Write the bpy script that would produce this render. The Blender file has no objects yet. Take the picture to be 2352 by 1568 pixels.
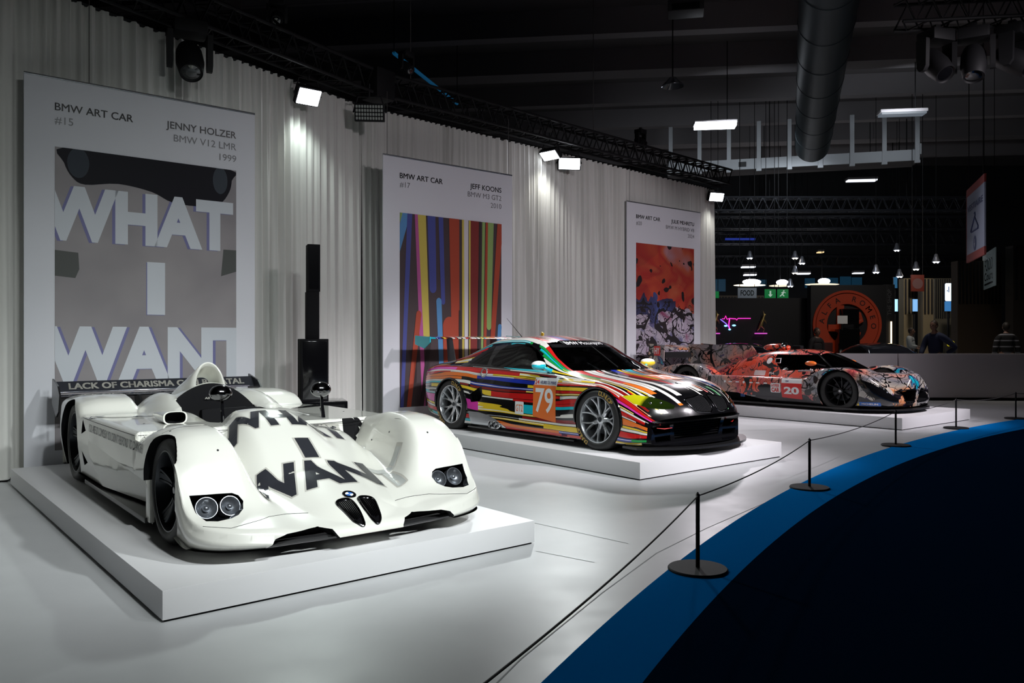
import bpy, bmesh, math, random
import numpy as np
from mathutils import Vector, Matrix
from mathutils.bvhtree import BVHTree

SC = bpy.context.scene
COL = SC.collection
PI = math.pi
random.seed(7)
DBG = False


# ------------------------------------------------------------------ tagging
def tag(o, label=None, cat=None, group=None, kind=None):
    if label: o['label'] = label
    if cat: o['category'] = cat
    if group: o['group'] = group
    if kind: o['kind'] = kind
    return o


def empty(name, loc=(0, 0, 0), rz=0.0, label=None, cat=None, group=None):
    o = bpy.data.objects.new(name, None)
    o.empty_display_size = 0.2
    COL.objects.link(o)
    o.location = loc
    o.rotation_euler = (0, 0, rz)
    return tag(o, label, cat, group)


def obj(name, bm, mats, parent=None, loc=None, rot=None, smooth=35.0, free=True):
    """link a bmesh (or mesh) as ONE object"""
    if isinstance(bm, bpy.types.Mesh):
        me = bm
    else:
        me = bpy.data.meshes.new(name)
        bm.normal_update()
        bm.to_mesh(me)
        if free: bm.free()
    if not isinstance(mats, (list, tuple)): mats = [mats]
    if len(me.materials): me.materials.clear()
    for m in mats: me.materials.append(m)
    if smooth and len(me.polygons):
        me.polygons.foreach_set('use_smooth', [True] * len(me.polygons))
        me.set_sharp_from_angle(angle=math.radians(smooth))
    o = bpy.data.objects.new(name, me)
    COL.objects.link(o)
    if parent is not None: o.parent = parent
    if loc is not None: o.location = loc
    if rot is not None: o.rotation_euler = rot
    return o


def copy_tree(o, parent=None):
    c = o.copy()
    COL.objects.link(c)
    c.parent = parent
    for ch in [x for x in bpy.data.objects if x.parent == o and x.name != c.name]:
        copy_tree(ch, c)
    return c


def new(): return bmesh.new()


# ------------------------------------------------------------------ shapes
def box(bm, c, s, rz=0.0, bevel=0.0, rot=None, mi=0):
    M = Matrix.Translation(c) @ (rot if rot is not None else Matrix.Rotation(rz, 4, 'Z')) @ Matrix.Diagonal((s[0], s[1], s[2], 1))
    r = bmesh.ops.create_cube(bm, size=1.0, matrix=M)
    vs = r['verts']
    fs = list({f for v in vs for f in v.link_faces})
    for f in fs: f.material_index = mi
    if bevel > 0:
        es = list({e for v in vs for e in v.link_edges})
        bmesh.ops.bevel(bm, geom=es, offset=bevel, segments=2, affect='EDGES', profile=0.6)
    return vs


def ring(bm, c, u, v, r, n, ru=1.0, rv=1.0):
    return [bm.verts.new(c + u * (r * ru * math.cos(2 * PI * i / n)) + v * (r * rv * math.sin(2 * PI * i / n))) for i in range(n)]


def bridge(bm, a, b, mi=0):
    n = len(a)
    for i in range(n):
        try:
            f = bm.faces.new((a[i], a[(i + 1) % n], b[(i + 1) % n], b[i])); f.material_index = mi
        except ValueError: pass


def frame_of(d):
    d = d.normalized()
    h = Vector((0, 0, 1)) if abs(d.z) < 0.9 else Vector((1, 0, 0))
    u = h.cross(d).normalized()
    return u, d.cross(u)


def cyl(bm, p0, p1, r0, r1=None, n=16, cap=True, mi=0):
    p0, p1 = Vector(p0), Vector(p1)
    if r1 is None: r1 = r0
    u, v = frame_of(p1 - p0)
    a, b = ring(bm, p0, u, v, r0, n), ring(bm, p1, u, v, r1, n)
    bridge(bm, a, b, mi)
    if cap:
        f = bm.faces.new(a[::-1]); f.material_index = mi
        f = bm.faces.new(b); f.material_index = mi


def tube(bm, pts, r, n=8, closed=False, mi=0):
    pts = [Vector(p) for p in pts]
    m = len(pts)
    rr = r if isinstance(r, (list, tuple)) else [r] * m
    rings = []
    up = None
    for i, p in enumerate(pts):
        if closed: d = pts[(i + 1) % m] - pts[i - 1]
        else: d = pts[min(i + 1, m - 1)] - pts[max(i - 1, 0)]
        d = d.normalized()
        if up is None: u, v = frame_of(d)
        else:
            u = (up - d * up.dot(d))
            u = u.normalized() if u.length > 1e-6 else frame_of(d)[0]
            v = d.cross(u)
        up = u
        rings.append(ring(bm, p, u, v, rr[i], n))
    for i in range(m - 1 + (1 if closed else 0)): bridge(bm, rings[i], rings[(i + 1) % m], mi)
    if not closed:
        bm.faces.new(rings[0][::-1]).material_index = mi
        bm.faces.new(rings[-1]).material_index = mi


def revolve(bm, prof, n=48, axis='Y', c=(0, 0, 0), mi=0, closed=False):
    """prof: list of (r, a) radius and position along axis"""
    c = Vector(c)
    A = {'X': (Vector((1, 0, 0)), Vector((0, 1, 0)), Vector((0, 0, 1))),
         'Y': (Vector((0, 1, 0)), Vector((0, 0, 1)), Vector((1, 0, 0))),
         'Z': (Vector((0, 0, 1)), Vector((1, 0, 0)), Vector((0, 1, 0)))}[axis]
    rings = []
    for r, a in prof:
        rings.append([bm.verts.new(c + A[0] * a)] if r < 1e-6 else ring(bm, c + A[0] * a, A[1], A[2], r, n))
    m = len(rings)
    for i in range(m - 1 + (1 if closed else 0)):
        a, b = rings[i], rings[(i + 1) % m]
        if len(a) == 1 and len(b) == 1: continue
        if len(a) == 1 or len(b) == 1:
            s, o_ = (a[0], b) if len(a) == 1 else (b[0], a)
            for k in range(n):
                t = (s, o_[k], o_[(k + 1) % n])
                bm.faces.new(t if len(b) > 1 else t[::-1]).material_index = mi
        else: bridge(bm, a, b, mi)


def prism(bm, poly, axis='Y', a0=0.0, a1=1.0, mi=0):
    """poly in the two other axes (X,Z for Y; X,Y for Z; Y,Z for X)"""
    def P(p, a):
        return {'Y': (p[0], a, p[1]), 'Z': (p[0], p[1], a), 'X': (a, p[0], p[1])}[axis]
    A = [bm.verts.new(P(p, a0)) for p in poly]
    B = [bm.verts.new(P(p, a1)) for p in poly]
    bridge(bm, A, B, mi)
    bm.faces.new(A[::-1]).material_index = mi
    bm.faces.new(B).material_index = mi


def sphere(bm, c, r, nu=24, nv=14, scale=(1, 1, 1), rot=None, mi=0):
    M = Matrix.Translation(c) @ (rot if rot is not None else Matrix()) @ Matrix.Diagonal((r * scale[0], r * scale[1], r * scale[2], 1))
    r_ = bmesh.ops.create_uvsphere(bm, u_segments=nu, v_segments=nv, radius=1.0, matrix=M)
    for v in r_['verts']:
        for f in v.link_faces: f.material_index = mi


def fix(bm):
    bmesh.ops.recalc_face_normals(bm, faces=bm.faces)
    return bm


# ------------------------------------------------------------------ curves
def pchip(x, pts):
    """monotone cubic through pts [(x,y)..]; x array"""
    X = np.array([p[0] for p in pts], float); Y = np.array([p[1] for p in pts], float)
    h = np.diff(X); d = np.diff(Y) / h
    m = np.zeros(len(X)); m[0] = d[0]; m[-1] = d[-1]
    for i in range(1, len(X) - 1):
        if d[i - 1] * d[i] <= 0: m[i] = 0
        else:
            w1, w2 = 2 * h[i] + h[i - 1], h[i] + 2 * h[i - 1]
            m[i] = (w1 + w2) / (w1 / d[i - 1] + w2 / d[i])
    x = np.clip(np.asarray(x, float), X[0], X[-1])
    k = np.clip(np.searchsorted(X, x) - 1, 0, len(h) - 1)
    t = (x - X[k]) / h[k]
    return ((1 + 2 * t) * (1 - t) ** 2 * Y[k] + t * (1 - t) ** 2 * h[k] * m[k] + t * t * (3 - 2 * t) * Y[k + 1] + t * t * (t - 1) * h[k] * m[k + 1])


def sstep(a, b, x):
    t = np.clip((x - a) / (b - a), 0, 1)
    return t * t * (3 - 2 * t)


def smax(a, b, k):
    h = np.clip(0.5 + 0.5 * (a - b) / k, 0, 1)
    return b + (a - b) * h + k * h * (1 - h)


# ------------------------------------------------------------------ booleans and carving
def from_eval(o):
    dg = bpy.context.evaluated_depsgraph_get()
    dg.update()
    return bpy.data.meshes.new_from_object(o.evaluated_get(dg))


def bool_cut(bm, cutters, op='DIFFERENCE'):
    tmp = []
    me = bpy.data.meshes.new('t'); bm.to_mesh(me); bm.free()
    dm = [bpy.data.materials.get('bool_%d' % i) or bpy.data.materials.new('bool_%d' % i) for i in (0, 1)]
    for q in dm: me.materials.append(q)
    o = bpy.data.objects.new('t', me); COL.objects.link(o); tmp.append(o)
    marks = []
    for c in cutters:
        fix(c)
        if any(f.material_index for f in c.faces): marks.append(BVHTree.FromBMesh(c))
        m2 = bpy.data.meshes.new('c'); c.to_mesh(m2); c.free()
        for q in dm: m2.materials.append(q)
        oc = bpy.data.objects.new('c', m2); COL.objects.link(oc); tmp.append(oc)
        md = o.modifiers.new('b', 'BOOLEAN'); md.operation = op; md.object = oc; md.solver = 'MANIFOLD'
    bpy.context.view_layer.update()
    res = from_eval(o)
    out = bmesh.new(); out.from_mesh(res)
    bpy.data.meshes.remove(res)
    for f in out.faces:
        f.material_index = 0
        q = f.calc_center_median()
        for bv in marks:
            if bv.find_nearest(q, 2e-4)[0] is not None: f.material_index = 1
    for t in tmp:
        m = t.data
        bpy.data.objects.remove(t); bpy.data.meshes.remove(m)
    return out


def carve(bm, faces, poly, axis):
    """cut the CONVEX polygon (3D points, projected along axis) into the given faces; returns inside faces"""
    axis = Vector(axis).normalized()
    poly = [Vector(p) for p in poly]
    cen = sum(poly, Vector()) / len(poly)
    F = list(faces)
    for i in range(len(poly)):
        a, b = poly[i], poly[(i + 1) % len(poly)]
        n = (b - a).cross(axis)
        if n.length < 1e-9: continue
        n.normalize()
        if (cen - a).dot(n) > 0: n = -n
        keep = []
        cut = []
        for f in F:
            ds = [(v.co - a).dot(n) for v in f.verts]
            if max(ds) <= 1e-7: keep.append(f)
            elif min(ds) < -1e-7: cut.append(f)
        if cut:
            g = cut + list({e for f in cut for e in f.edges}) + list({v for f in cut for v in f.verts})
            r = bmesh.ops.bisect_plane(bm, geom=g, dist=1e-6, plane_co=a, plane_no=n)
            for x in r['geom']:
                if isinstance(x, bmesh.types.BMFace) and (x.calc_center_median() - a).dot(n) < 0: keep.append(x)
        F = keep
    return F


def take(bm, faces, delete=True):
    """move faces to a new bmesh"""
    out = bmesh.new()
    uvs = bm.loops.layers.uv.active
    uvd = out.loops.layers.uv.new('UVMap') if uvs else None
    vm = {}
    for f in faces:
        vs = []
        for v in f.verts:
            if v not in vm: vm[v] = out.verts.new(v.co)
            vs.append(vm[v])
        try: nf = out.faces.new(vs)
        except ValueError: continue
        if uvs:
            for l0, l1 in zip(f.loops, nf.loops): l1[uvd].uv = l0[uvs].uv
    if delete: bmesh.ops.delete(bm, geom=list(faces), context='FACES')
    return out


def thicken(bm, off):
    """offset copy of an open sheet, joined to it by a rim (solid shell)"""
    bm.normal_update()
    vs = list(bm.verts)
    no = {v: v.normal.copy() for v in vs}
    fs = list(bm.faces)
    mp = {v: bm.verts.new(v.co + no[v] * off) for v in vs}
    bed = [e for e in bm.edges if len(e.link_faces) == 1]
    for f in fs: bm.faces.new([mp[v] for v in reversed(f.verts)])
    for e in bed:
        a, b = e.verts
        try: bm.faces.new((a, b, mp[b], mp[a]))
        except ValueError: pass
    fix(bm)
    return bm


# ------------------------------------------------------------------ flat shapes and lettering
def text_bm(body, size=1.0, bold=0.0, sx=1.0, align='LEFT', spacing=1.0, line=1.0):
    if bold > 0 and 'M' in body:      # the outline offset folds over in an M: widen by shifted copies
        out = bmesh.new()
        for k, (ox, oy) in enumerate(((-1, -.6), (1, -.6), (-1, .6), (1, .6))):
            add_bm(out, text_bm(body, size, 0.0, sx, align, spacing, line), Matrix.Translation((ox * bold * size, oy * bold * size, 0)))
        return out
    cu = bpy.data.curves.new('t', 'FONT')
    cu.body = body; cu.size = size; cu.offset = bold; cu.align_x = align
    cu.space_character = spacing; cu.space_line = line; cu.resolution_u = 4
    o = bpy.data.objects.new('t', cu); COL.objects.link(o)
    bpy.context.view_layer.update()
    me = from_eval(o)
    bm = bmesh.new(); bm.from_mesh(me)
    bpy.data.objects.remove(o); bpy.data.curves.remove(cu); bpy.data.meshes.remove(me)
    bmesh.ops.remove_doubles(bm, verts=bm.verts, dist=1e-5)
    if sx != 1.0:
        for v in bm.verts: v.co.x *= sx
    return bm


def bounds(bm):
    xs = [v.co.x for v in bm.verts]; ys = [v.co.y for v in bm.verts]
    return min(xs), max(xs), min(ys), max(ys)


def fit(bm, w, h, center=True):
    """scale a flat bmesh so that its box is w x h (None keeps the aspect), centred on 0"""
    x0, x1, y0, y1 = bounds(bm)
    sx = w / (x1 - x0) if w else None
    sy = h / (y1 - y0) if h else None
    if sx is None: sx = sy
    if sy is None: sy = sx
    for v in bm.verts:
        v.co.x = (v.co.x - (x0 + x1) / 2) * sx
        v.co.y = (v.co.y - (y0 + y1) / 2) * sy
    return bm


def poly_bm(pts, mi=0):
    bm = bmesh.new()
    f = bm.faces.new([bm.verts.new((p[0], p[1], 0)) for p in pts])
    f.material_index = mi
    if f.normal.z < 0: bmesh.ops.reverse_faces(bm, faces=[f])
    return bm


def rrect(w, h, r, n=5, cx=0, cy=0):
    out = []
    for (sx, sy, a0) in ((1, 1, 0), (-1, 1, 90), (-1, -1, 180), (1, -1, 270)):
        for i in range(n + 1):
            a = math.radians(a0 + 90 * i / n)
            out.append((cx + sx * (w / 2 - r) + r * math.cos(a), cy + sy * (h / 2 - r) + r * math.sin(a)))
    return out


def circ(r, n=32, cx=0, cy=0, a0=0, a1=360):
    full = abs(a1 - a0) >= 359.9
    m = n if full else n + 1
    return [(cx + r * math.cos(math.radians(a0 + (a1 - a0) * i / n)), cy + r * math.sin(math.radians(a0 + (a1 - a0) * i / n))) for i in range(m)]


def add_bm(dst, src, M=None, mi=None):
    vm = {}
    for v in src.verts: vm[v] = dst.verts.new((M @ v.co) if M is not None else v.co)
    for f in src.faces:
        try:
            nf = dst.faces.new([vm[v] for v in f.verts])
            nf.material_index = f.material_index if mi is None else mi
        except ValueError: pass
    src.free()
    return dst


def basis(o, u, v):
    """matrix taking flat (x,y,0) to o + x*u + y*v"""
    o, u, v = Vector(o), Vector(u).normalized(), Vector(v)
    v = (v - u * v.dot(u)).normalized()
    w = u.cross(v)
    M = Matrix.Identity(4)
    for i in range(3):
        M[i][0] = u[i]; M[i][1] = v[i]; M[i][2] = w[i]; M[i][3] = o[i]
    return M


def gridcut(bm, step):
    x0, x1, y0, y1 = bounds(bm)
    for a, lo, hi in ((0, x0, x1), (1, y0, y1)):
        k = lo + step
        while k < hi:
            co = Vector((k, 0, 0)) if a == 0 else Vector((0, k, 0))
            no = Vector((1, 0, 0)) if a == 0 else Vector((0, 1, 0))
            bmesh.ops.bisect_plane(bm, geom=bm.verts[:] + bm.edges[:] + bm.faces[:], dist=1e-6, plane_co=co, plane_no=no)
            k += step
    return bm


def wrap(bm, M, bvh, off=0.002, step=0.04, far=3.0, ray=None):
    """lay a flat bmesh onto a surface: rays along -w of M (or along `ray`)"""
    if step: gridcut(bm, step)
    w = Vector((M[0][2], M[1][2], M[2][2]))
    d = -w if ray is None else Vector(ray).normalized()
    dead = []
    for v in bm.verts:
        p = M @ v.co
        h = bvh.ray_cast(p - d * 0.5, d, far)
        if h[0] is None:
            dead.append(v); continue
        n = h[1]
        if n.dot(d) > 0: n = -n
        v.co = h[0] + n * off
    if dead: bmesh.ops.delete(bm, geom=dead, context='VERTS')
    bm.normal_update()
    for f in bm.faces:
        if f.normal.dot(d) > 0: f.normal_flip()
    return bm


def smooth_loop(pts, n=5):
    """closed Catmull-Rom through 2D points"""
    out = []; m = len(pts)
    for i in range(m):
        a, b, c, d = (Vector((*pts[(i + k) % m][:2], 0)) for k in (-1, 0, 1, 2))
        for q in range(n):
            t = q / n
            p = .5 * ((2 * b) + (c - a) * t + (2 * a - 5 * b + 4 * c - d) * t * t + (3 * b - a - 3 * c + d) * t ** 3)
            out.append((p.x, p.y))
    return out
# ------------------------------------------------------------------ materials
def lin(c):
    return tuple(((x / 12.92) if x <= 0.04045 else ((x + 0.055) / 1.055) ** 2.4) for x in c)


def hexc(h):
    h = h.lstrip('#')
    return lin([int(h[i:i + 2], 16) / 255 for i in (0, 2, 4)]) + (1.0,)


def mat(name, col, rough=0.5, metal=0.0, coat=0.0, emit=None, es=0.0, spec=0.5, bump=None, alpha=None, sheen=0.0):
    m = bpy.data.materials.new(name); m.use_nodes = True
    nt = m.node_tree
    b = nt.nodes['Principled BSDF']
    c = hexc(col) if isinstance(col, str) else tuple(col) + (1.0,) * (4 - len(col))
    b.inputs['Base Color'].default_value = c
    b.inputs['Roughness'].default_value = rough
    b.inputs['Metallic'].default_value = metal
    b.inputs['Coat Weight'].default_value = coat
    b.inputs['Coat Roughness'].default_value = 0.03
    b.inputs['Specular IOR Level'].default_value = spec
    b.inputs['Sheen Weight'].default_value = sheen
    if emit:
        b.inputs['Emission Color'].default_value = hexc(emit)
        b.inputs['Emission Strength'].default_value = es
    if bump:
        sc, st = bump
        no = nt.nodes.new('ShaderNodeTexNoise'); no.inputs['Scale'].default_value = sc; no.inputs['Detail'].default_value = 4
        tc = nt.nodes.new('ShaderNodeTexCoord')
        nt.links.new(tc.outputs['Object'], no.inputs['Vector'])
        bp = nt.nodes.new('ShaderNodeBump'); bp.inputs['Strength'].default_value = st; bp.inputs['Distance'].default_value = 0.01
        nt.links.new(no.outputs['Fac'], bp.inputs['Height'])
        nt.links.new(bp.outputs['Normal'], b.inputs['Normal'])
    return m


class NT:
    """tiny node-writing helper"""
    def __init__(s, m):
        s.t = m.node_tree; s.b = s.t.nodes['Principled BSDF']
    def n(s, typ, **k):
        nd = s.t.nodes.new(typ)
        for a, v in k.items(): setattr(nd, a, v)
        return nd
    def link(s, a, b): s.t.links.new(a, b)
    def put(s, sock, v):
        if isinstance(v, bpy.types.NodeSocket): s.t.links.new(v, sock)
        else: sock.default_value = v
    def math(s, op, a, b=None, c=None):
        nd = s.n('ShaderNodeMath', operation=op)
        s.put(nd.inputs[0], a)
        if b is not None: s.put(nd.inputs[1], b)
        if c is not None: s.put(nd.inputs[2], c)
        return nd.outputs[0]
    def comb(s, x, y=0.0, z=0.0):
        nd = s.n('ShaderNodeCombineXYZ')
        for i, v in enumerate((x, y, z)): s.put(nd.inputs[i], v)
        return nd.outputs[0]
    def sep(s, v):
        nd = s.n('ShaderNodeSeparateXYZ'); s.link(v, nd.inputs[0]); return nd.outputs
    def noise(s, vec, scale, detail=2.0, rough=0.5, dist=0.0):
        nd = s.n('ShaderNodeTexNoise'); s.link(vec, nd.inputs['Vector'])
        nd.inputs['Scale'].default_value = scale; nd.inputs['Detail'].default_value = detail
        nd.inputs['Roughness'].default_value = rough; nd.inputs['Distortion'].default_value = dist
        return nd.outputs['Fac']
    def white(s, vec):
        nd = s.n('ShaderNodeTexWhiteNoise', noise_dimensions='3D'); s.link(vec, nd.inputs['Vector']); return nd.outputs['Value']
    def ramp(s, fac, stops, interp='CONSTANT'):
        nd = s.n('ShaderNodeValToRGB'); cr = nd.color_ramp; cr.interpolation = interp
        while len(cr.elements) < len(stops): cr.elements.new(0.5)
        for e, (p, c) in zip(cr.elements, stops):
            e.position = p; e.color = hexc(c) if isinstance(c, str) else c
        s.link(fac, nd.inputs[0]); return nd.outputs[0]
    def mix(s, f, a, b):
        nd = s.n('ShaderNodeMix', data_type='RGBA')
        s.put(nd.inputs[0], f)
        for sock, v in ((nd.inputs[6], a), (nd.inputs[7], b)):
            if isinstance(v, str): sock.default_value = hexc(v)
            else: s.put(sock, v)
        return nd.outputs[2]


def glass(name, tint=(0.35, 0.37, 0.4), refl=0.08):
    """thin glazing: tinted see-through plus a mirror-like reflection"""
    m = bpy.data.materials.new(name); m.use_nodes = True
    t = m.node_tree; t.nodes.clear()
    out = t.nodes.new('ShaderNodeOutputMaterial'); mx = t.nodes.new('ShaderNodeMixShader')
    tr = t.nodes.new('ShaderNodeBsdfTransparent'); gl = t.nodes.new('ShaderNodeBsdfGlossy')
    fr = t.nodes.new('ShaderNodeFresnel'); fr.inputs[0].default_value = 1.5
    tr.inputs[0].default_value = tuple(tint) + (1,)
    gl.inputs['Roughness'].default_value = 0.02
    t.links.new(fr.outputs[0], mx.inputs[0]); t.links.new(tr.outputs[0], mx.inputs[1]); t.links.new(gl.outputs[0], mx.inputs[2])
    t.links.new(mx.outputs[0], out.inputs[0])
    return m


M = {}
M['white_paint'] = mat('white_paint', (0.76, 0.76, 0.70), 0.28, coat=1.0)
M['black'] = mat('matt_black', (0.005, 0.005, 0.006), 0.8, spec=0.15)
M['gloss_black'] = mat('gloss_black', (0.004, 0.004, 0.005), 0.12, coat=0.6)
M['carbon'] = mat('carbon', (0.012, 0.012, 0.013), 0.32, coat=0.3)
M['rubber'] = mat('rubber', (0.012, 0.012, 0.012), 0.55, bump=(60, 0.2))
M['chrome'] = mat('chrome', (0.75, 0.75, 0.76), 0.08, metal=1.0)
M['dark_chrome'] = mat('dark_chrome', (0.16, 0.16, 0.17), 0.12, metal=1.0)
M['silver'] = mat('silver', (0.62, 0.64, 0.66), 0.25, metal=0.9)
M['gunmetal'] = mat('gunmetal', (0.05, 0.055, 0.062), 0.3, metal=0.7)
M['wheel_black'] = mat('wheel_black', (0.012, 0.012, 0.013), 0.25, metal=0.4)
M['letter_grey'] = mat('letter_grey', (0.055, 0.058, 0.07), 0.12, metal=0.5, coat=0.4)
M['letter_line'] = mat('letter_line', (0.45, 0.44, 0.40), 0.3)
M['letter_pale'] = mat('letter_pale', (0.50, 0.52, 0.50), 0.2, metal=0.2, coat=0.4)
M['white'] = mat('white_print', (0.82, 0.82, 0.82), 0.4)
M['black_print'] = mat('black_print', (0.012, 0.012, 0.014), 0.4)
M['grey_print'] = mat('grey_print', (0.16, 0.16, 0.17), 0.5)
M['blue_print'] = mat('blue_print', '#1a62b8', 0.3, coat=0.4)
M['navy_print'] = mat('navy_print', '#26306e', 0.4)
M['red_print'] = mat('red_print', '#d22a26', 0.35, coat=0.4)
M['orange_print'] = mat('orange_print', '#f0762a', 0.35, coat=0.4)
M['yellow_print'] = mat('yellow_print', '#f2cf34', 0.35)
M['gold_print'] = mat('gold_print', '#c9a552', 0.5)
M['cyan_paint'] = mat('cyan_paint', '#12bfd0', 0.2, coat=1.0)
M['clear'] = glass('clear_cover', (0.86, 0.88, 0.9))
M['window'] = glass('window_glass', (0.42, 0.44, 0.46))
M['dark_window'] = glass('dark_window_glass', (0.16, 0.17, 0.18))
M['amber'] = mat('amber', (0.25, 0.02, 0.01), 0.2, coat=0.5)
M['reflector'] = mat('lamp_reflector', (.30, .31, .33), .28, metal=.8)
# ------------------------------------------------------------------ shared car pieces
def hf_body(xf, xr, W, top, zb, nx=190, ny=120, r=0.05, tuck=0.02, rows=6):
    """closed body over a plan outline: height field on top, side walls, flat floor.
    xf(y) front edge, xr(y) rear edge, W half width, top(X,Y,d) height, zb(x,y) bottom"""
    t = np.linspace(-1, 1, ny); ys = W * (0.5 * np.sin(PI / 2 * t) + 0.5 * t)
    u = np.linspace(0, 1, nx); us = 0.5 * (1 - np.cos(PI * u)) * 0.45 + 0.55 * u
    Yg = np.repeat(ys[None, :], nx, 0)
    F, R = xf(ys), xr(ys)
    Xg = R[None, :] + (F - R)[None, :] * us[:, None]
    d = np.minimum(np.minimum(W - np.abs(Yg), F[None, :] - Xg), Xg - R[None, :])
    d = np.clip(d, 0, r)
    Z = top(Xg, Yg, F[None, :] - Xg) - (r - np.sqrt(np.maximum(r * r - (r - d) ** 2, 0)))
    ZB = zb(Xg, Yg)
    Z = np.maximum(Z, ZB + 0.02)
    assert not np.isnan(Z).any(), np.argwhere(np.isnan(Z))[:4]
    bm = bmesh.new()
    T = [[bm.verts.new((Xg[i, j], Yg[i, j], Z[i, j])) for j in range(ny)] for i in range(nx)]
    for i in range(nx - 1):
        for j in range(ny - 1):
            bm.faces.new((T[i][j], T[i + 1][j], T[i + 1][j + 1], T[i][j + 1]))
    loop = [(i, 0) for i in range(nx)] + [(nx - 1, j) for j in range(1, ny)] + [(i, ny - 1) for i in range(nx - 2, -1, -1)] + [(0, j) for j in range(ny - 2, 0, -1)]
    n = len(loop)
    P = np.array([(Xg[a], Yg[a]) for a in loop])
    tg = np.roll(P, -1, 0) - np.roll(P, 1, 0)
    tg /= np.maximum(np.linalg.norm(tg, axis=1), 1e-9)[:, None]
    nr = np.stack([tg[:, 1], -tg[:, 0]], 1)
    prev = [T[i][j] for i, j in loop]
    for k in range(1, rows + 1):
        s = k / rows
        cur = []
        for q, (i, j) in enumerate(loop):
            z = Z[i, j] + (ZB[i, j] - Z[i, j]) * s
            o = 0.012 * math.sin(PI * min(1, s * 1.3)) - tuck * s ** 3
            cur.append(bm.verts.new((P[q, 0] + nr[q, 0] * o, P[q, 1] + nr[q, 1] * o, z)))
        for q in range(n):
            bm.faces.new((prev[q], cur[q], cur[(q + 1) % n], prev[(q + 1) % n]))
        prev = cur
    B = {}
    for q, a in enumerate(loop): B[a] = prev[q]
    for i in range(nx):
        for j in range(ny):
            if (i, j) not in B: B[(i, j)] = bm.verts.new((Xg[i, j], Yg[i, j], ZB[i, j]))
    for i in range(nx - 1):
        for j in range(ny - 1):
            bm.faces.new((B[(i, j)], B[(i, j + 1)], B[(i + 1, j + 1)], B[(i + 1, j)]))
    fix(bm)
    if DBG: print('manifold', all(len(e.link_faces) == 2 for e in bm.edges), bm.calc_volume())
    return bm


def well(x, z, r, y0, y1, n=64):
    c = bmesh.new()
    cyl(c, (x, y0, z), (x, y1, z), r, n=n, mi=1)
    return c


def box_cut(c, s, mi=1, bevel=0.0, rz=0.0):
    b = bmesh.new(); box(b, c, s, rz=rz, bevel=bevel)
    for f in b.faces: f.material_index = mi
    return b


def spoke(bm, a0, r0, a1, r1, y0, y1, w0, w1, th, n=7):
    """bar from polar (a0,r0) to (a1,r1) in the XZ plane; y0..y1 = face depth at each end (face looks to -Y)"""
    L = []
    for i in range(n + 1):
        t = i / n
        a = a0 + (a1 - a0) * (t ** 1.3); r = r0 + (r1 - r0) * t
        y = y0 + (y1 - y0) * (t * t); w = w0 + (w1 - w0) * t
        c = Vector((math.cos(a) * r, y, math.sin(a) * r))
        tx = Vector((-math.sin(a), 0, math.cos(a)))
        L.append([bm.verts.new(c - tx * w / 2 + Vector((0, th * .35, 0))), bm.verts.new(c - tx * w / 4), bm.verts.new(c + tx * w / 4),
                  bm.verts.new(c + tx * w / 2 + Vector((0, th * .35, 0))), bm.verts.new(c + tx * w / 2 + Vector((0, th, 0))), bm.verts.new(c - tx * w / 2 + Vector((0, th, 0)))])
    for i in range(n):
        for k in range(6):
            bm.faces.new((L[i][k], L[i][(k + 1) % 6], L[i + 1][(k + 1) % 6], L[i + 1][k]))
    bm.faces.new(L[0]); bm.faces.new(L[-1][::-1])


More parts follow.
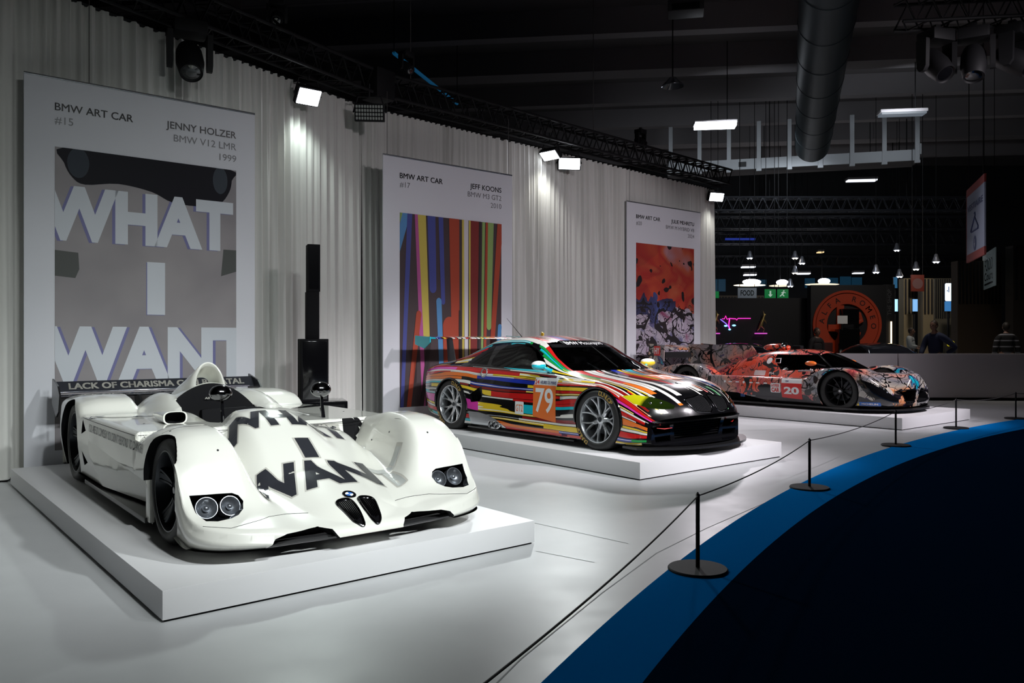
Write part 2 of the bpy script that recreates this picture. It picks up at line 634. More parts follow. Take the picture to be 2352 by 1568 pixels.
def make_wheel(parent, loc, R, w, rim, kind, m_rim, m_nut, flip=False, letters=None, label=None):
    """wheel facing -Y: spoked rim (mesh) > tyre, brake_disc, wheel_nut"""
    h = w / 2
    bm = new()
    # barrel and lip
    revolve(bm, [(rim * .99, -h * .93), (rim * 1.0, -h * .97), (rim * .965, -h * .97), (rim * .93, -h * .80), (rim * .88, -h * .2), (rim * .86, h * .9), (rim * .97, h * .97), (rim * 1.0, h * .95), (rim * .90, h * .7), (rim * .92, -h * .2)], n=56, closed=True)
    if kind == 'five':
        for k in range(5):
            a = 2 * PI * k / 5 + PI / 2
            spoke(bm, a, rim * .16, a + .0, rim * .96, -h * .55, -h * .86, .075, .062, .05)
            spoke(bm, a + .12, rim * .3, a + .16, rim * .96, -h * .62, -h * .86, .02, .03, .03)
            spoke(bm, a - .12, rim * .3, a - .16, rim * .96, -h * .62, -h * .86, .02, .03, .03)
    elif kind == 'y':
        for k in range(7):
            a = 2 * PI * k / 7 + PI / 2 + .2
            spoke(bm, a, rim * .17, a, rim * .50, -h * .56, -h * .62, .055, .045, .035)
            for s in (-1, 1):
                spoke(bm, a + s * .05, rim * .42, a + s * .235, rim * .975, -h * .62, -h * .90, .030, .020, .03)
    else:
        for k in range(10):
            a = 2 * PI * k / 10 + .1
            spoke(bm, a, rim * .16, a + .05, rim * .965, -h * .4, -h * .86, .030, .022, .035)
    revolve(bm, [(0, -h * .60), (rim * .12, -h * .62), (rim * .20, -h * .58), (rim * .23, -h * .46), (rim * .23, -h * .2), (0, -h * .2)], n=32)
    fix(bm)
    wheel = obj('wheel', bm, m_rim, parent, loc, (0, 0, PI) if flip else (0, 0, 0), smooth=40)
    if label: wheel['label'] = label
    t = new()
    sw = R - rim
    revolve(t, [(rim * .985, -h * .86), (rim * 1.01, -h * .97), (rim + sw * .35, -h * 1.03), (rim + sw * .7, -h * 1.0), (R * .965, -h * .90), (R * .992, -h * .78), (R, -h * .5), (R, h * .5), (R * .992, h * .78), (R * .965, h * .9), (rim + sw * .6, h * 1.02), (rim * 1.01, h * .95), (rim * .985, h * .86)], n=72, closed=True)
    fix(t)
    obj('tyre', t, M['rubber'], wheel, smooth=50)
    d = new()
    revolve(d, [(rim * .24, -h * .12), (rim * .66, -h * .12), (rim * .66, -h * .04), (rim * .24, -h * .04)], n=40, closed=True)
    box(d, (rim * .45, -h * .08, rim * .42), (.10, .06, .16), rot=Matrix.Rotation(.8, 4, 'Y'))
    fix(d)
    obj('brake_disc', d, M['gunmetal'], wheel, smooth=40)
    nb = new()
    revolve(nb, [(0, -h * .68), (rim * .085, -h * .68), (rim * .115, -h * .62), (rim * .115, -h * .5), (0, -h * .5)], n=12)
    fix(nb)
    obj('wheel_nut', nb, m_nut, wheel, smooth=25)
    if letters:
        rr = rim + sw * .52
        for (word, a0, hh, sp) in letters:
            a = a0; lb = new()
            for ch in word:
                if ch == ' ': a -= sp; continue
                g = fit(text_bm(ch, 1, .02), None, hh)
                ca, sa = math.cos(a), math.sin(a)
                o_ = Vector((ca * rr, -h * 1.035, sa * rr))
                add_bm(lb, g, basis(o_, (sa, 0, -ca), (ca, 0, sa)))
                a -= sp
            obj('tyre_lettering', lb, M['gold_print'], wheel, smooth=None)
    return wheel


def decal(name, bm, mt, car, bvh, M_, off=0.002, step=0.04, ray=None, label=None, parent=None):
    wrap(bm, M_, bvh, off, step, ray=ray)
    o = obj(name, bm, mt, parent or car, smooth=None)
    if label: o['label'] = label
    return o


def roundel(car, bvh, M_, r, ray=None):
    """round badge: black ring, blue and white quarters"""
    bm = new()
    outer, inner = circ(r, 40), circ(r * .62, 40)
    add_bm(bm, poly_bm(outer, 0)); o0 = obj('badge', wrap(bm, M_, bvh, .003, .02, ray=ray), M['gloss_black'], car, smooth=None)
    q = new()
    for k in range(4):
        add_bm(q, poly_bm([(0, 0)] + circ(r * .60, 10, a0=90 * k, a1=90 * k + 90), 0 if k % 2 else 1))
    obj('badge_quarter', wrap(q, M_, bvh, .0045, .02, ray=ray), [M['white'], M['blue_print']], o0, smooth=None)
    rg = new()
    pts = [bvh.ray_cast(M_ @ Vector((p[0], p[1], 0.4)), -Vector((M_[0][2], M_[1][2], M_[2][2])), 3) if ray is None else bvh.ray_cast(M_ @ Vector((p[0], p[1], 0)) - Vector(ray).normalized() * .5, Vector(ray), 3) for p in outer]
    if all(p[0] is not None for p in pts):
        tube(rg, [p[0] + p[1] * .002 for p in pts], .003, 6, closed=True)
        obj('badge_rim', rg, M['chrome'], o0)
    else: rg.free()
    return o0


def surf_path(bvh, pts, d, off=0.0, step=0.03):
    """project a 3D polyline along d onto the surface"""
    d = Vector(d).normalized(); out = []
    pts = [Vector(p) for p in pts]
    for a, b in zip(pts, pts[1:]):
        n = max(1, int((b - a).length / step))
        for i in range(n):
            p = a + (b - a) * (i / n)
            h = bvh.ray_cast(p - d * .6, d, 3)
            if h[0] is not None: out.append(h[0] + h[1] * off)
    h = bvh.ray_cast(pts[-1] - d * .6, d, 3)
    if h[0] is not None: out.append(h[0] + h[1] * off)
    return out
# ------------------------------------------------------------------ car one: open white prototype
FW = Vector((0.636, -0.772, 0)).normalized()
CAR_RZ = math.atan2(FW.y, FW.x)
PLAT = 0.16


def car_white():
    car = empty('racing_car', (-2.2535, 6.626, PLAT), -0.898,
                'open white prototype racing car with big dark letters across its nose', 'car')
    FX, RX = 1.45, -1.33      # axles

    def xf(y):
        return 1.72 + 0.54 * (1 - np.minimum(np.abs(y) / 1.0, 1) ** 3.5) ** (1 / 3.5)

    def xr(y):
        return -2.16 + 0.42 * sstep(.55, .80, np.abs(y))

    def top(X, Y, d):
        A = np.abs(Y)
        deck = pchip(X, [(-2.2, .50), (-1.6, .55), (-.9, .61), (-.3, .63), (.6, .63), (1.1, .635), (1.12, .64)])
        valley = pchip(X, [(1.0, .42), (1.2, .40), (1.5, .335), (1.8, .26), (2.0, .205), (2.15, .165), (2.26, .13)])
        base = deck + (valley - deck) * sstep(.86, .90, X)
        # fender pods
        fen = pchip(2.26 - X, [(0, .135), (.04, .17), (.12, .195), (.22, .22), (.30, .255), (.36, .31), (.42, .405), (.49, .525), (.57, .61), (.68, .668), (.82, .695), (.98, .702), (1.12, .68), (1.3, .645), (1.5, .633)])
        fw_in = pchip(X, [(.8, .60), (1.3, .585), (1.7, .52), (2.1, .44), (2.4, .40)])
        tw = pchip(X, [(.8, .07), (1.3, .10), (1.8, .16), (2.4, .22)])
        fen = fen - .055 * np.clip((A - .82) / .18, 0, 1) ** 2 * sstep(.05, .3, d)
        win = sstep(fw_in - tw * .4, fw_in + tw, A)
        z = base + np.maximum(fen - base, 0) * win * sstep(.80, .95, X)
        # centre nose
        wn = pchip(X, [(.6, .54), (1.0, .54), (1.5, .47), (2.0, .38), (2.35, .34)])
        ch = pchip(X, [(.5, .635), (.8, .62), (.95, .60), (1.1, .555), (1.3, .485), (1.5, .41), (1.75, .335), (1.95, .272), (2.07, .23), (2.17, .175), (2.26, .11)])
        nose = ch - .09 * np.abs(Y / wn) ** 2.6
        # driver's cowl on the near side of the nose
        dh = pchip(X, [(.3, .70), (.6, .735), (.8, .738), (1.0, .70), (1.2, .615), (1.4, .50), (1.6, .36), (1.8, .2), (2.3, -.2)])
        dw = pchip(X, [(.3, .20), (.6, .24), (.8, .29), (1.2, .34), (1.6, .36)])
        dome = dh - .045 * ((Y + .115) / dw) ** 2
        dome = nose + np.maximum(dome - nose, 0) * (1 - sstep(dw * .55, dw * 1.15, np.abs(Y + .115)))
        nose = np.maximum(nose, dome)
        nz = base + np.maximum(nose - base, 0) * (1 - sstep(wn * .88, wn * 1.16, A))
        z = np.where(X > .45, np.maximum(z, base + (nz - base) * sstep(.45, .55, X)), z)
        # cockpit surround
        rim = .665 - .045 * sstep(0, .6, X)
        sur = (1 - sstep(.42, .54, np.abs(Y + .04))) * sstep(-.5, -.2, X) * (1 - sstep(.70, .90, X))
        z = np.maximum(z, base + np.maximum(rim - base, 0) * sur)
        # engine cover behind the driver
        ec = pchip(X, [(-2.2, .55), (-1.7, .61), (-1.3, .69), (-.9, .78), (-.60, .85), (-.36, .885)])
        we = pchip(X, [(-2.2, .26), (-1.5, .33), (-.9, .41), (-.5, .41), (-.2, .39)])
        ye = np.abs(Y + .095)
        eng = ec - .26 * (ye / we) ** 2.0
        ez = base + np.maximum(eng - base, 0) * (1 - sstep(we * .92, we * 1.25, ye)) * (1 - sstep(-.375, -.352, X))
        z = np.maximum(z, ez)
        # two blisters beside the engine cover
        bl = .785 - .16 * ((A - .38) / .17) ** 2 - .09 * np.clip((X + .72) / .5, -1, 1) ** 2
        z = np.maximum(z, np.where((A < .60) & (X < -.2) & (X > -1.2), bl, 0))
        # rear fenders
        rf = pchip(X, [(-2.3, .66), (-1.9, .715), (-1.55, .750), (-1.3, .755), (-1.10, .735), (-.97, .68), (-.88, .62)])
        rw = sstep(.47, .58, A) * (1 - sstep(-1.02, -.86, X))
        rf = rf - .05 * np.clip((A - .80) / .2, 0, 1) ** 2
        z = np.maximum(z, base + np.maximum(rf - base, 0) * rw)
        return z

    def zb(X, Y):
        return .12 - .045 * sstep(1.55, 1.9, X) + 0 * Y

    bm = hf_body(xf, xr, 1.0, top, zb, nx=230, ny=150, r=.045, tuck=.03)
    cuts = []
    for s in (-1, 1):
        cuts.append(well(FX + .005, .332, .336, s * .655, s * 1.2))
        cuts.append(well(RX, .345, .375, s * .55, s * 1.2))
        # tapering undercut of the side
        c = new()
        vs = [c.verts.new(p) for p in ((-.70, s * 1.2, -.1), (1.2, s * 1.2, -.1), (1.2, s * 1.2, .345), (-.70, s * 1.2, .455), (-.70, s * 1.03, -.1), (1.2, s * .80, -.1), (1.2, s * .80, .345), (-.70, s * 1.03, .455))]
        for q in ((0, 1, 2, 3), (4, 7, 6, 5), (0, 4, 5, 1), (1, 5, 6, 2), (2, 6, 7, 3), (3, 7, 4, 0)): c.faces.new([vs[i] for i in q])
        cuts.append(c)
        cuts.append(box_cut((.98, s * .86, .21), (.36, .36, .17), bevel=.05))
        # brake duct slots in front of the rear wheel
        for zz in (.27, .53):
            c = new(); prism(c, [(-.80, zz - .06), (-.80, zz + .06), (-.64, zz - .02)], 'Y', s * .9, s * 1.2, mi=1); cuts.append(c)
        # bumper openings either side of the nose
        c = new()
        prism(c, [(s * .17, -.05), (s * .20, .065), (s * .245, .135), (s * .32, .152), (s * .52, .147), (s * .59, .128), (s * .63, .08), (s * .65, -.05)], 'X', 1.70, 2.6, mi=1)
        cuts.append(c)
    # cockpit tub
    c = new()
    prism(c, [(.78, -.10), (.68, -.28), (.50, -.39), (.2, -.39), (-.365, -.39), (-.365, .27), (.2, .25), (.55, .20), (.70, .06)], 'Z', .20, 1.3, mi=1)
    cuts.append(c)
    bm = bool_cut(bm, cuts)
    fix(bm)
    for f in bm.faces:      # headrest panel and radiator mouths are black
        c = f.calc_center_median()
        if f.normal.x > .55 and -.39 < c.x < -.34 and abs(c.y) < .47 and c.z > .45: f.material_index = 1
        if f.normal.x > .3 and .855 < c.x < .905 and .50 < abs(c.y) < .66 and c.z < .62: f.material_index = 1
    bvh = BVHTree.FromBMesh(bm)
    # ---- headlights
    lights = []
    for s in (-1, 1):
        poly = [(s * y, z) for y, z in ((.948, .358), (.80, .353), (.71, .348), (.675, .332), (.655, .30), (.67, .262), (.71, .240), (.76, .230), (.84, .226), (.90, .232), (.935, .27))]
        fs = [f for f in bm.faces if f.normal.x > .15 and f.calc_center_median().x > 1.5 and f.material_index == 0 and .4 < s * f.calc_center_median().y < 1.0]
        F = carve(bm, fs, [(2.3, p[0], p[1]) for p in poly], (1, 0, 0))
        lights.append((s, take(bm, F)))
    body = obj('body', bm, [M['white_paint'], M['black']], car, smooth=50)
    for s, hb in lights:
        bowl = new(); add_bm(bowl, hb.copy())
        bowl.normal_update()
        # black bowl: the same outline pushed into the body
        bed = [e for e in bowl.edges if len(e.link_faces) == 1]
        r = bmesh.ops.extrude_edge_only(bowl, edges=bed)
        orig = [f for f in bowl.faces if len([e for e in f.edges]) and f.normal.x != 0]
        nv = {v for v in r['geom'] if isinstance(v, bmesh.types.BMVert)}
        for v in bowl.verts:
            if v not in nv: v.co.x -= .13; v.co.z -= .02
        fix(bowl)
        hl = obj('headlight', bowl, M['gloss_black'], car, smooth=30)
        obj('headlight_cover', hb, M['clear'], hl, smooth=60)
        for (yy, zz, rr) in ((.86, .300, .060), (.725, .298, .056)):
            lp = new()
            h = bvh.ray_cast(Vector((3, s * yy, zz)), Vector((-1, 0, 0)))
            nn = (Vector((.75, 0, .25)) + h[1] * .35).normalized()
            revolve(lp, [(0, -.035), (rr * .5, -.030), (rr * .85, -.014), (rr, 0), (rr * 1.06, 0), (rr * 1.06, -.06), (0, -.07)], n=28, axis='X')
            sphere(lp, (-.02, 0, 0), rr * .32, 14, 8)
            Q = Vector((1, 0, 0)).rotation_difference(nn).to_matrix().to_4x4()
            for v in lp.verts: v.co = Q @ v.co + h[0] - h[1] * .028
            fix(lp)
            obj('lamp', lp, M['reflector'], hl, smooth=40)
    # ---- lettering on the nose
    U, V = (0, 1, 0), (-1, 0, 0)
    def nose_text(word, cx, cy, w, h, mt='letter_grey', keep=None):
        for nm, mm, grow, off in (('letter_outline', 'letter_line', .028, .0015), ('letter', mt, .0, .003)):
            t = fit(text_bm(word, 1, .045), w, h)
            if grow:
                t.free(); t = text_bm(word, 1, .045)
                x0, x1, y0, y1 = bounds(t); sx, sy = w / (x1 - x0), h / (y1 - y0)
                t.free(); t = text_bm(word, 1, .045 + grow)
                for v in t.verts: v.co.x = (v.co.x - (x0 + x1) / 2) * sx; v.co.y = (v.co.y - (y0 + y1) / 2) * sy
            decal(nm, t, M[mm], car, bvh, basis((cx, cy, 1.0), U, V), off, .03)
    globals()['WHITE_BVH'] = bvh
    for w in NOSE_WORDS: nose_text(*w)
    # ---- side sentence, behind the front wheel
    t = fit(text_bm("YOU ARE SO COMPLEX YOU DON'T RESPOND TO DANGER", 1, .02), 1.62, .062)
    decal('side_lettering', t, M['letter_grey'], car, bvh, basis((.27, -1.3, .545), (1, 0, 0), (0, 0, 1)), .002, .2)
    # ---- badge and kidney grilles
    roundel(car, bvh, basis((1.965, 0, 1.0), (0, 1, 0), (-1, 0, 0)), .042, ray=(0, 0, -1))
    for s in (-1, 1):
        pl = [(s * a, b) for a, b in ((.02, .02), (.022, .10), (.035, .135), (.07, .145), (.115, .13), (.125, .09), (.11, .02), (.09, -.05), (.06, -.085), (.035, -.075))]
        pl = smooth_loop(pl, 4)
        Mk = basis((2.155, 0, 1.0), (0, 1, 0), (-1, 0, 0))
        k = poly_bm(pl)
        gr = obj('kidney_grille', wrap(k, Mk, bvh, .0015, .02), M['gloss_black'], car, smooth=None)
        P = []
        for p in pl + pl[:1]:
            h = bvh.ray_cast(Mk @ Vector((p[0], p[1], 0)), Vector((0, 0, -1)), 3)
            if h[0] is not None: P.append(h[0] + h[1] * .004)
        b = new(); tube(b, P[:-1] if len(P) > len(pl) else P, .007, 8, closed=len(P) > len(pl))
        obj('grille_rim', b, M['dark_chrome'], gr)
        b = new()
        for i in range(7):
            yy = .034 + .012 * i
            pts = surf_path(bvh, [Mk @ Vector((s * yy, .115, 0)), Mk @ Vector((s * yy * .92, -.04 + .02 * abs(i - 3) * .3, 0))], (0, 0, -1), .005)
            if len(pts) > 1: tube(b, pts, .0028, 6)
        obj('grille_slats', b, M['dark_chrome'], gr)
    # ---- panel seams and fasteners
    b = new()
    for s in (-1, 1):
        for path, d in (([(1.18, s * .97, 1), (1.18, s * .70, 1)], (0, 0, -1)), ([(1.36, s * .96, 1), (1.36, s * .69, 1)], (0, 0, -1))):
            pts = surf_path(bvh, path, d, .0)
            if len(pts) > 2: tube(b, pts, .0016, 5)
        pts = surf_path(bvh, [(2.5, s * .30, .20), (2.5, s * .55, .215), (2.5, s * .80, .20), (2.5, s * .93, .215)], (-1, 0, 0), 0)
        if len(pts) > 2: tube(b, pts, .002, 5)
        pts = surf_path(bvh, [(-.85, s * 1.3, .60), (-.3, s * 1.3, .60), (.5, s * 1.3, .605), (1.05, s * 1.3, .61)], (0, -s, 0), 0)
        if len(pts) > 2: tube(b, pts, .002, 5)
    obj('panel_seams', b, M['black'], car)
    for s in (-1, 1):
        for p in ((1.16, .93), (1.16, .60), (1.39, .92), (1.39, .62), (1.72, .74), (.3, .80), (-.5, .85), (.85, .5)):
            h = bvh.ray_cast(Vector((p[0], s * p[1], 1.3)), Vector((0, 0, -1)))
            if h[0]:
                b = new(); cyl(b, h[0] - h[1] * .002, h[0] + h[1] * .002, .007, n=10); obj('fastener', b, M['gunmetal'], car)
    # ---- floor plate and front lip
    b = new()
    n = 40
    ys = np.linspace(-.985, .985, n)
    outl = [(float(xf(np.array([y]))[0]) - .10, float(y)) for y in ys]
    fr = [(float(xf(np.array([y]))[0]) - .24, float(y)) for y in np.linspace(-.90, .90, n)]
    prism(b, [(-2.05, -.55), (-.92, -.60), (-.90, -.95), (1.04, -.93), (1.06, -.62), (1.70, -.62)] + [(max(x, 1.72), y) for x, y in fr if abs(y) < .86] + [(1.70, .62), (1.06, .62), (1.04, .93), (-.90, .95), (-.92, .60), (-2.05, .55)], 'Z', .045, .066)
    fix(b); obj('floor_plate', b, M['carbon'], car, smooth=None)
    for s in (-1, 1):
        b = new(); box(b, (.15, s * .93, .083), (1.85, .12, .035), bevel=.008)
        obj('sill', b, M['carbon'], car)
        b = new(); box(b, (1.075, s * .955, .215), (.085, .035, .29), bevel=.012, rot=Matrix.Rotation(-.05 * s, 4, 'Z'))
        obj('turning_vane', b, M['white_paint'], car)
        for q in (1,):
            b = new(); prism(b, [(s * .18, .07), (s * .30, .15), (s * .54, .145), (s * .63, .075)], 'X', 1.98, 1.99)
            fix(b); obj('bumper_intake', b, M['black'], car, smooth=None)
            b = new()
            for zz in (.082,):
                tube(b, [(2.19, s * .20, zz), (2.18, s * .4, zz + .004), (2.15, s * .62, zz)], .018, 10)
            obj('intake_lip', b, M['carbon'], car)
    # ---- cooling duct on the deck
    b = new()
    N = 24; R0 = []
    for (x, k) in ((-.05, .35), (.2, .75), (.40, .98), (.44, 1.0)):
        R0.append([b.verts.new((x, -.62 + .085 * k * math.copysign(abs(math.cos(2 * PI * i / N)) ** .6, math.cos(2 * PI * i / N)), .655 + .018 * k + .048 * k * math.copysign(abs(math.sin(2 * PI * i / N)) ** .7, math.sin(2 * PI * i / N)))) for i in range(N)])
    for a, c in zip(R0, R0[1:]): bridge(b, a, c)
    R1 = [b.verts.new(v.co + (Vector((0, -.62, .673)) - Vector((0, v.co.y, v.co.z))) * .13) for v in R0[-1]]
    bridge(b, R0[-1], R1)
    b.faces.new(R0[0])
    R2 = [b.verts.new(v.co + Vector((-.10, 0, 0))) for v in R1]
    bridge(b, R1, R2, 1); b.faces.new(R2).material_index = 1
    fix(b)
    obj('cooling_duct', b, [M['white_paint'], M['black']], car, smooth=40)
    # ---- cockpit furniture
    b = new(); box(b, (.62, -.02, .57), (.22, .52, .16), bevel=.03)
    obj('dashboard', b, M['white_paint'], car)
    b = new(); box(b, (.1, -.03, .25), (.5, .42, .08), bevel=.03); box(b, (-.18, -.03, .45), (.10, .42, .45), bevel=.04, rot=Matrix.Rotation(-.25, 4, 'Y'))
    obj('driver_seat', b, M['black'], car)
    b = new()
    tube(b, [(.40, -.03 + .13 * math.cos(a), .60 + .11 * math.sin(a)) for a in np.linspace(0, 2 * PI, 25)[:-1]], .013, 8, closed=True)
    obj('steering_wheel', b, M['black'], car)
    t = fit(text_bm('All we can do', 1, .02), .20, .018)
    o = obj('headrest_lettering', t, M['letter_line'], car, smooth=None); o.matrix_local = basis((-.34, -.06, .75), (0, 1, 0), (0, 0, 1))
    # slot windows on the cover flank
    for s in (-1, 1):
        pl = [(-.62, .70), (-.58, .68), (-.32, .735), (-.22, .80), (-.25, .815), (-.34, .78)]
        b = poly_bm([(p[0] * 1, p[1]) for p in pl])
        h = wrap(b, basis((0, s * 1.3, 0), (1, 0, 0), (0, 0, 1)), bvh, .004, .05, ray=(0, -s, -.25))
        if len(h.faces): obj('side_vent', h, M['gloss_black'], car, smooth=None)
        else: h.free()
    # ---- roll hoop fairing: an arched shell one can see through
    b = new(); n = 36; rings = []
    for i in range(n + 1):
        a = PI * i / n
        c, s_ = math.cos(a), math.sin(a)
        yy = -.122 * c * (1 - .06 * s_)
        zz = .78 + .262 * max(s_, 0) ** .8
        k = s_ ** .8 if s_ > 0 else 0
        xf_ = -.38 - .06 * k
        xr_ = -1.02 + .38 * k
        th = .020 + .012 * (1 - k)
        nrm = Vector((0, -c, s_)).normalized()
        row = []
        for (u, w) in ((0, 0), (.04, .7), (.15, 1.0), (.5, 1.0), (.85, .7), (1, 0), (.85, -.4), (.5, -.6), (.15, -.6), (.04, -.45)):
            x = xf_ + (xr_ - xf_) * u
            drop = .13 * u
            spread = 1 + .55 * u * (1 - .8 * k)
            row.append(b.verts.new(Vector((x, yy * spread - .10, zz - drop * (.6 + .4 * k))) + nrm * th * w))
        rings.append(row)
    for a, c in zip(rings, rings[1:]): bridge(b, a, c)
    b.faces.new(rings[0]); b.faces.new(rings[-1][::-1])
    fix(b)
    obj('roll_hoop_fairing', b, M['white_paint'], car, smooth=50)
    # ---- mirrors
    for (x, y, z, zb_, ln) in ((.60, -.345, .85, .60, 1), (.66, .42, .85, .62, -1)):
        b = new()
        sphere(b, (0, 0, 0), .06, 28, 16, (1.25, 1.45, 1.02))
        for v in b.verts:
            if v.co.x < -.035: v.co.x = -.035 + (v.co.x + .035) * .15
        mi = obj('mirror', b, M['dark_chrome'], car, (x, y, z), (0, 0, .35), smooth=50)
        b = new(); tube(b, [(x - .01, y + .012, z - .04), (x + .0, y + .012, (z + zb_) / 2), (x + .02, y + .014, zb_)], [.011, .012, .017], 10)
        obj('mirror_post', b, M['gloss_black'], car)
    b = new(); tube(b, [(.60, .47, .60), (.58, .455, .70)], .006, 8)
    obj('antenna', b, M['black'], car)
    # ---- rear wing
    def foil(bm_, x0, z0, ch, th, ang, y0, y1):
        pts = []
        for i in range(20):
            a = 2 * PI * i / 20
            u = .5 - .5 * math.cos(a); v = th * math.sin(a) * (1 - u) ** .6 * 1.1
            cx, cz = u * ch, v
            pts.append((x0 - .06 - (cx * math.cos(ang) - cz * math.sin(ang)), z0 + cx * math.sin(ang) + cz * math.cos(ang)))
        prism(bm_, pts, 'Y', y0, y1)
    b = new(); foil(b, -1.95, .690, .24, .018, .10, -.97, .97); fix(b)
    wing = obj('rear_wing', b, M['dark_chrome'], car, smooth=40)
    b = new(); foil(b, -2.13, .725, .135, .010, .95, -.97, .97); fix(b)
    obj('wing_flap', b, M['letter_grey'], wing, smooth=40)
    for s in (-1, 1):
        b = new(); prism(b, [(-1.98, .72), (-2.08, .80), (-2.36, .86), (-2.38, .62), (-2.16, .50), (-2.04, .56)], 'Y', s * .97 - .008, s * .97 + .008)
        fix(b); obj('wing_endplate', b, M['carbon'], wing, smooth=None)
        b = new(); prism(b, [(-1.7, .50), (-1.95, .70), (-2.12, .70), (-2.05, .48)], 'Y', s * .28 - .01, s * .28 + .01)
        fix(b); obj('wing_support', b, M['carbon'], wing, smooth=None)
    t = fit(text_bm('LACK OF CHARISMA CAN BE FATAL', 1, .035), 1.72, .072)
    o = obj('wing_lettering', t, M['letter_line'], wing, smooth=None)
    o.matrix_local = basis((-2.216, 0, .789), (0, 1, 0), (-.58, 0, .81))
    # ---- wheels
    for x, s, R, w in ((FX, -1, .325, .30), (FX, 1, .325, .30), (RX, -1, .345, .34), (RX, 1, .345, .34)):
        make_wheel(car, (x, s * (.965 - w / 2), R), R, w, R * .76, 'five', M['gunmetal'], M['dark_chrome'], flip=(s > 0))
    return car


NOSE_WORDS = [('WAN', 1.66, -.135, .95, .32), ('I', 1.385, -.025, .10, .18), ('WHAT', 1.01, -.04, 1.0, .26), ('T', 1.70, .46, .24, .28, 'letter_pale')]
# ------------------------------------------------------------------ car two: striped coupe
def stripe_paint(name, seed=0.0, dark_front=True, scale=30.0, flip=False):
    m = mat(name, (0.01, 0.01, 0.01), 0.16, coat=0.8)
    q = NT(m)
    uv = q.n('ShaderNodeUVMap'); uv.uv_map = 'UVMap'
    u, v, _ = q.sep(uv.outputs['UV'])
    # stripes drift slowly and get unequal widths
    w1 = q.noise(q.comb(q.math('MULTIPLY', u, .55), q.math('MULTIPLY', v, 5.0), seed), 1.0, 1.0)
    w2 = q.noise(q.comb(seed + 3.3, q.math('MULTIPLY', v, 17.0), 0.0), 1.0, 1.0)
    s = q.math('ADD', q.math('MULTIPLY', v, scale), q.math('ADD', q.math('MULTIPLY', w1, 3.2), q.math('MULTIPLY', w2, 3.0)))
    cell = q.math('FLOOR', s); fr = q.math('FRACT', s)
    r1 = q.white(q.comb(cell, seed + 1.7, 0.0))
    seg = q.math('FLOOR', q.math('ADD', q.math('MULTIPLY', u, .75), q.math('MULTIPLY', r1, 9.0)))
    r2 = q.white(q.comb(cell, seg, seed))
    r3 = q.white(q.comb(cell, seg, seed + 9.0))
    B, R, W, Y, C, O, U, P, D, G = '#0a0a0c', '#d3201f', '#f1efe8', '#f3cf2e', '#16c0d2', '#f07a2a', '#2339b4', '#e23fb0', '#8c1512', '#17a04a'
    seq = [B, R, W, Y, R, C, R, W, B, O, W, U, B, D, Y, W, R, B, P, C, W, D, W, Y, O, R, W, B, G, W, Y, U]
    col = q.ramp(r2, [(i / len(seq), c) for i, c in enumerate(seq)])
    # narrow black (or white) edge on each stripe
    gap = q.math('LESS_THAN', fr, q.math('ADD', q.math('MULTIPLY', r3, .34), .05))
    col = q.mix(gap, col, B)
    core = q.math('MULTIPLY', q.math('GREATER_THAN', fr, .62), q.math('LESS_THAN', fr, .80))
    core = q.math('MULTIPLY', core, q.math('GREATER_THAN', r3, .66))
    col = q.mix(core, col, W)
    if dark_front:
        # stripes thin out towards the nose
        side = q.math('GREATER_THAN', q.math('ABSOLUTE', q.math('SUBTRACT', v, 1.0)), .50)
        lim = q.math('MULTIPLY', q.math('SUBTRACT', q.math('SUBTRACT', u, q.math('MULTIPLY', side, .20)), 1.86), 2.2)
        dk = q.math('LESS_THAN', r1, lim)
        col = q.mix(dk, col, B)
    geo = q.n('ShaderNodeNewGeometry')
    col = q.mix(geo.outputs['Backfacing'], col, '#0b0b0c')
    q.link(col, q.b.inputs['Base Color'])
    return m


def pl2(x, pts): return pchip(np.array([x]), pts)[0]


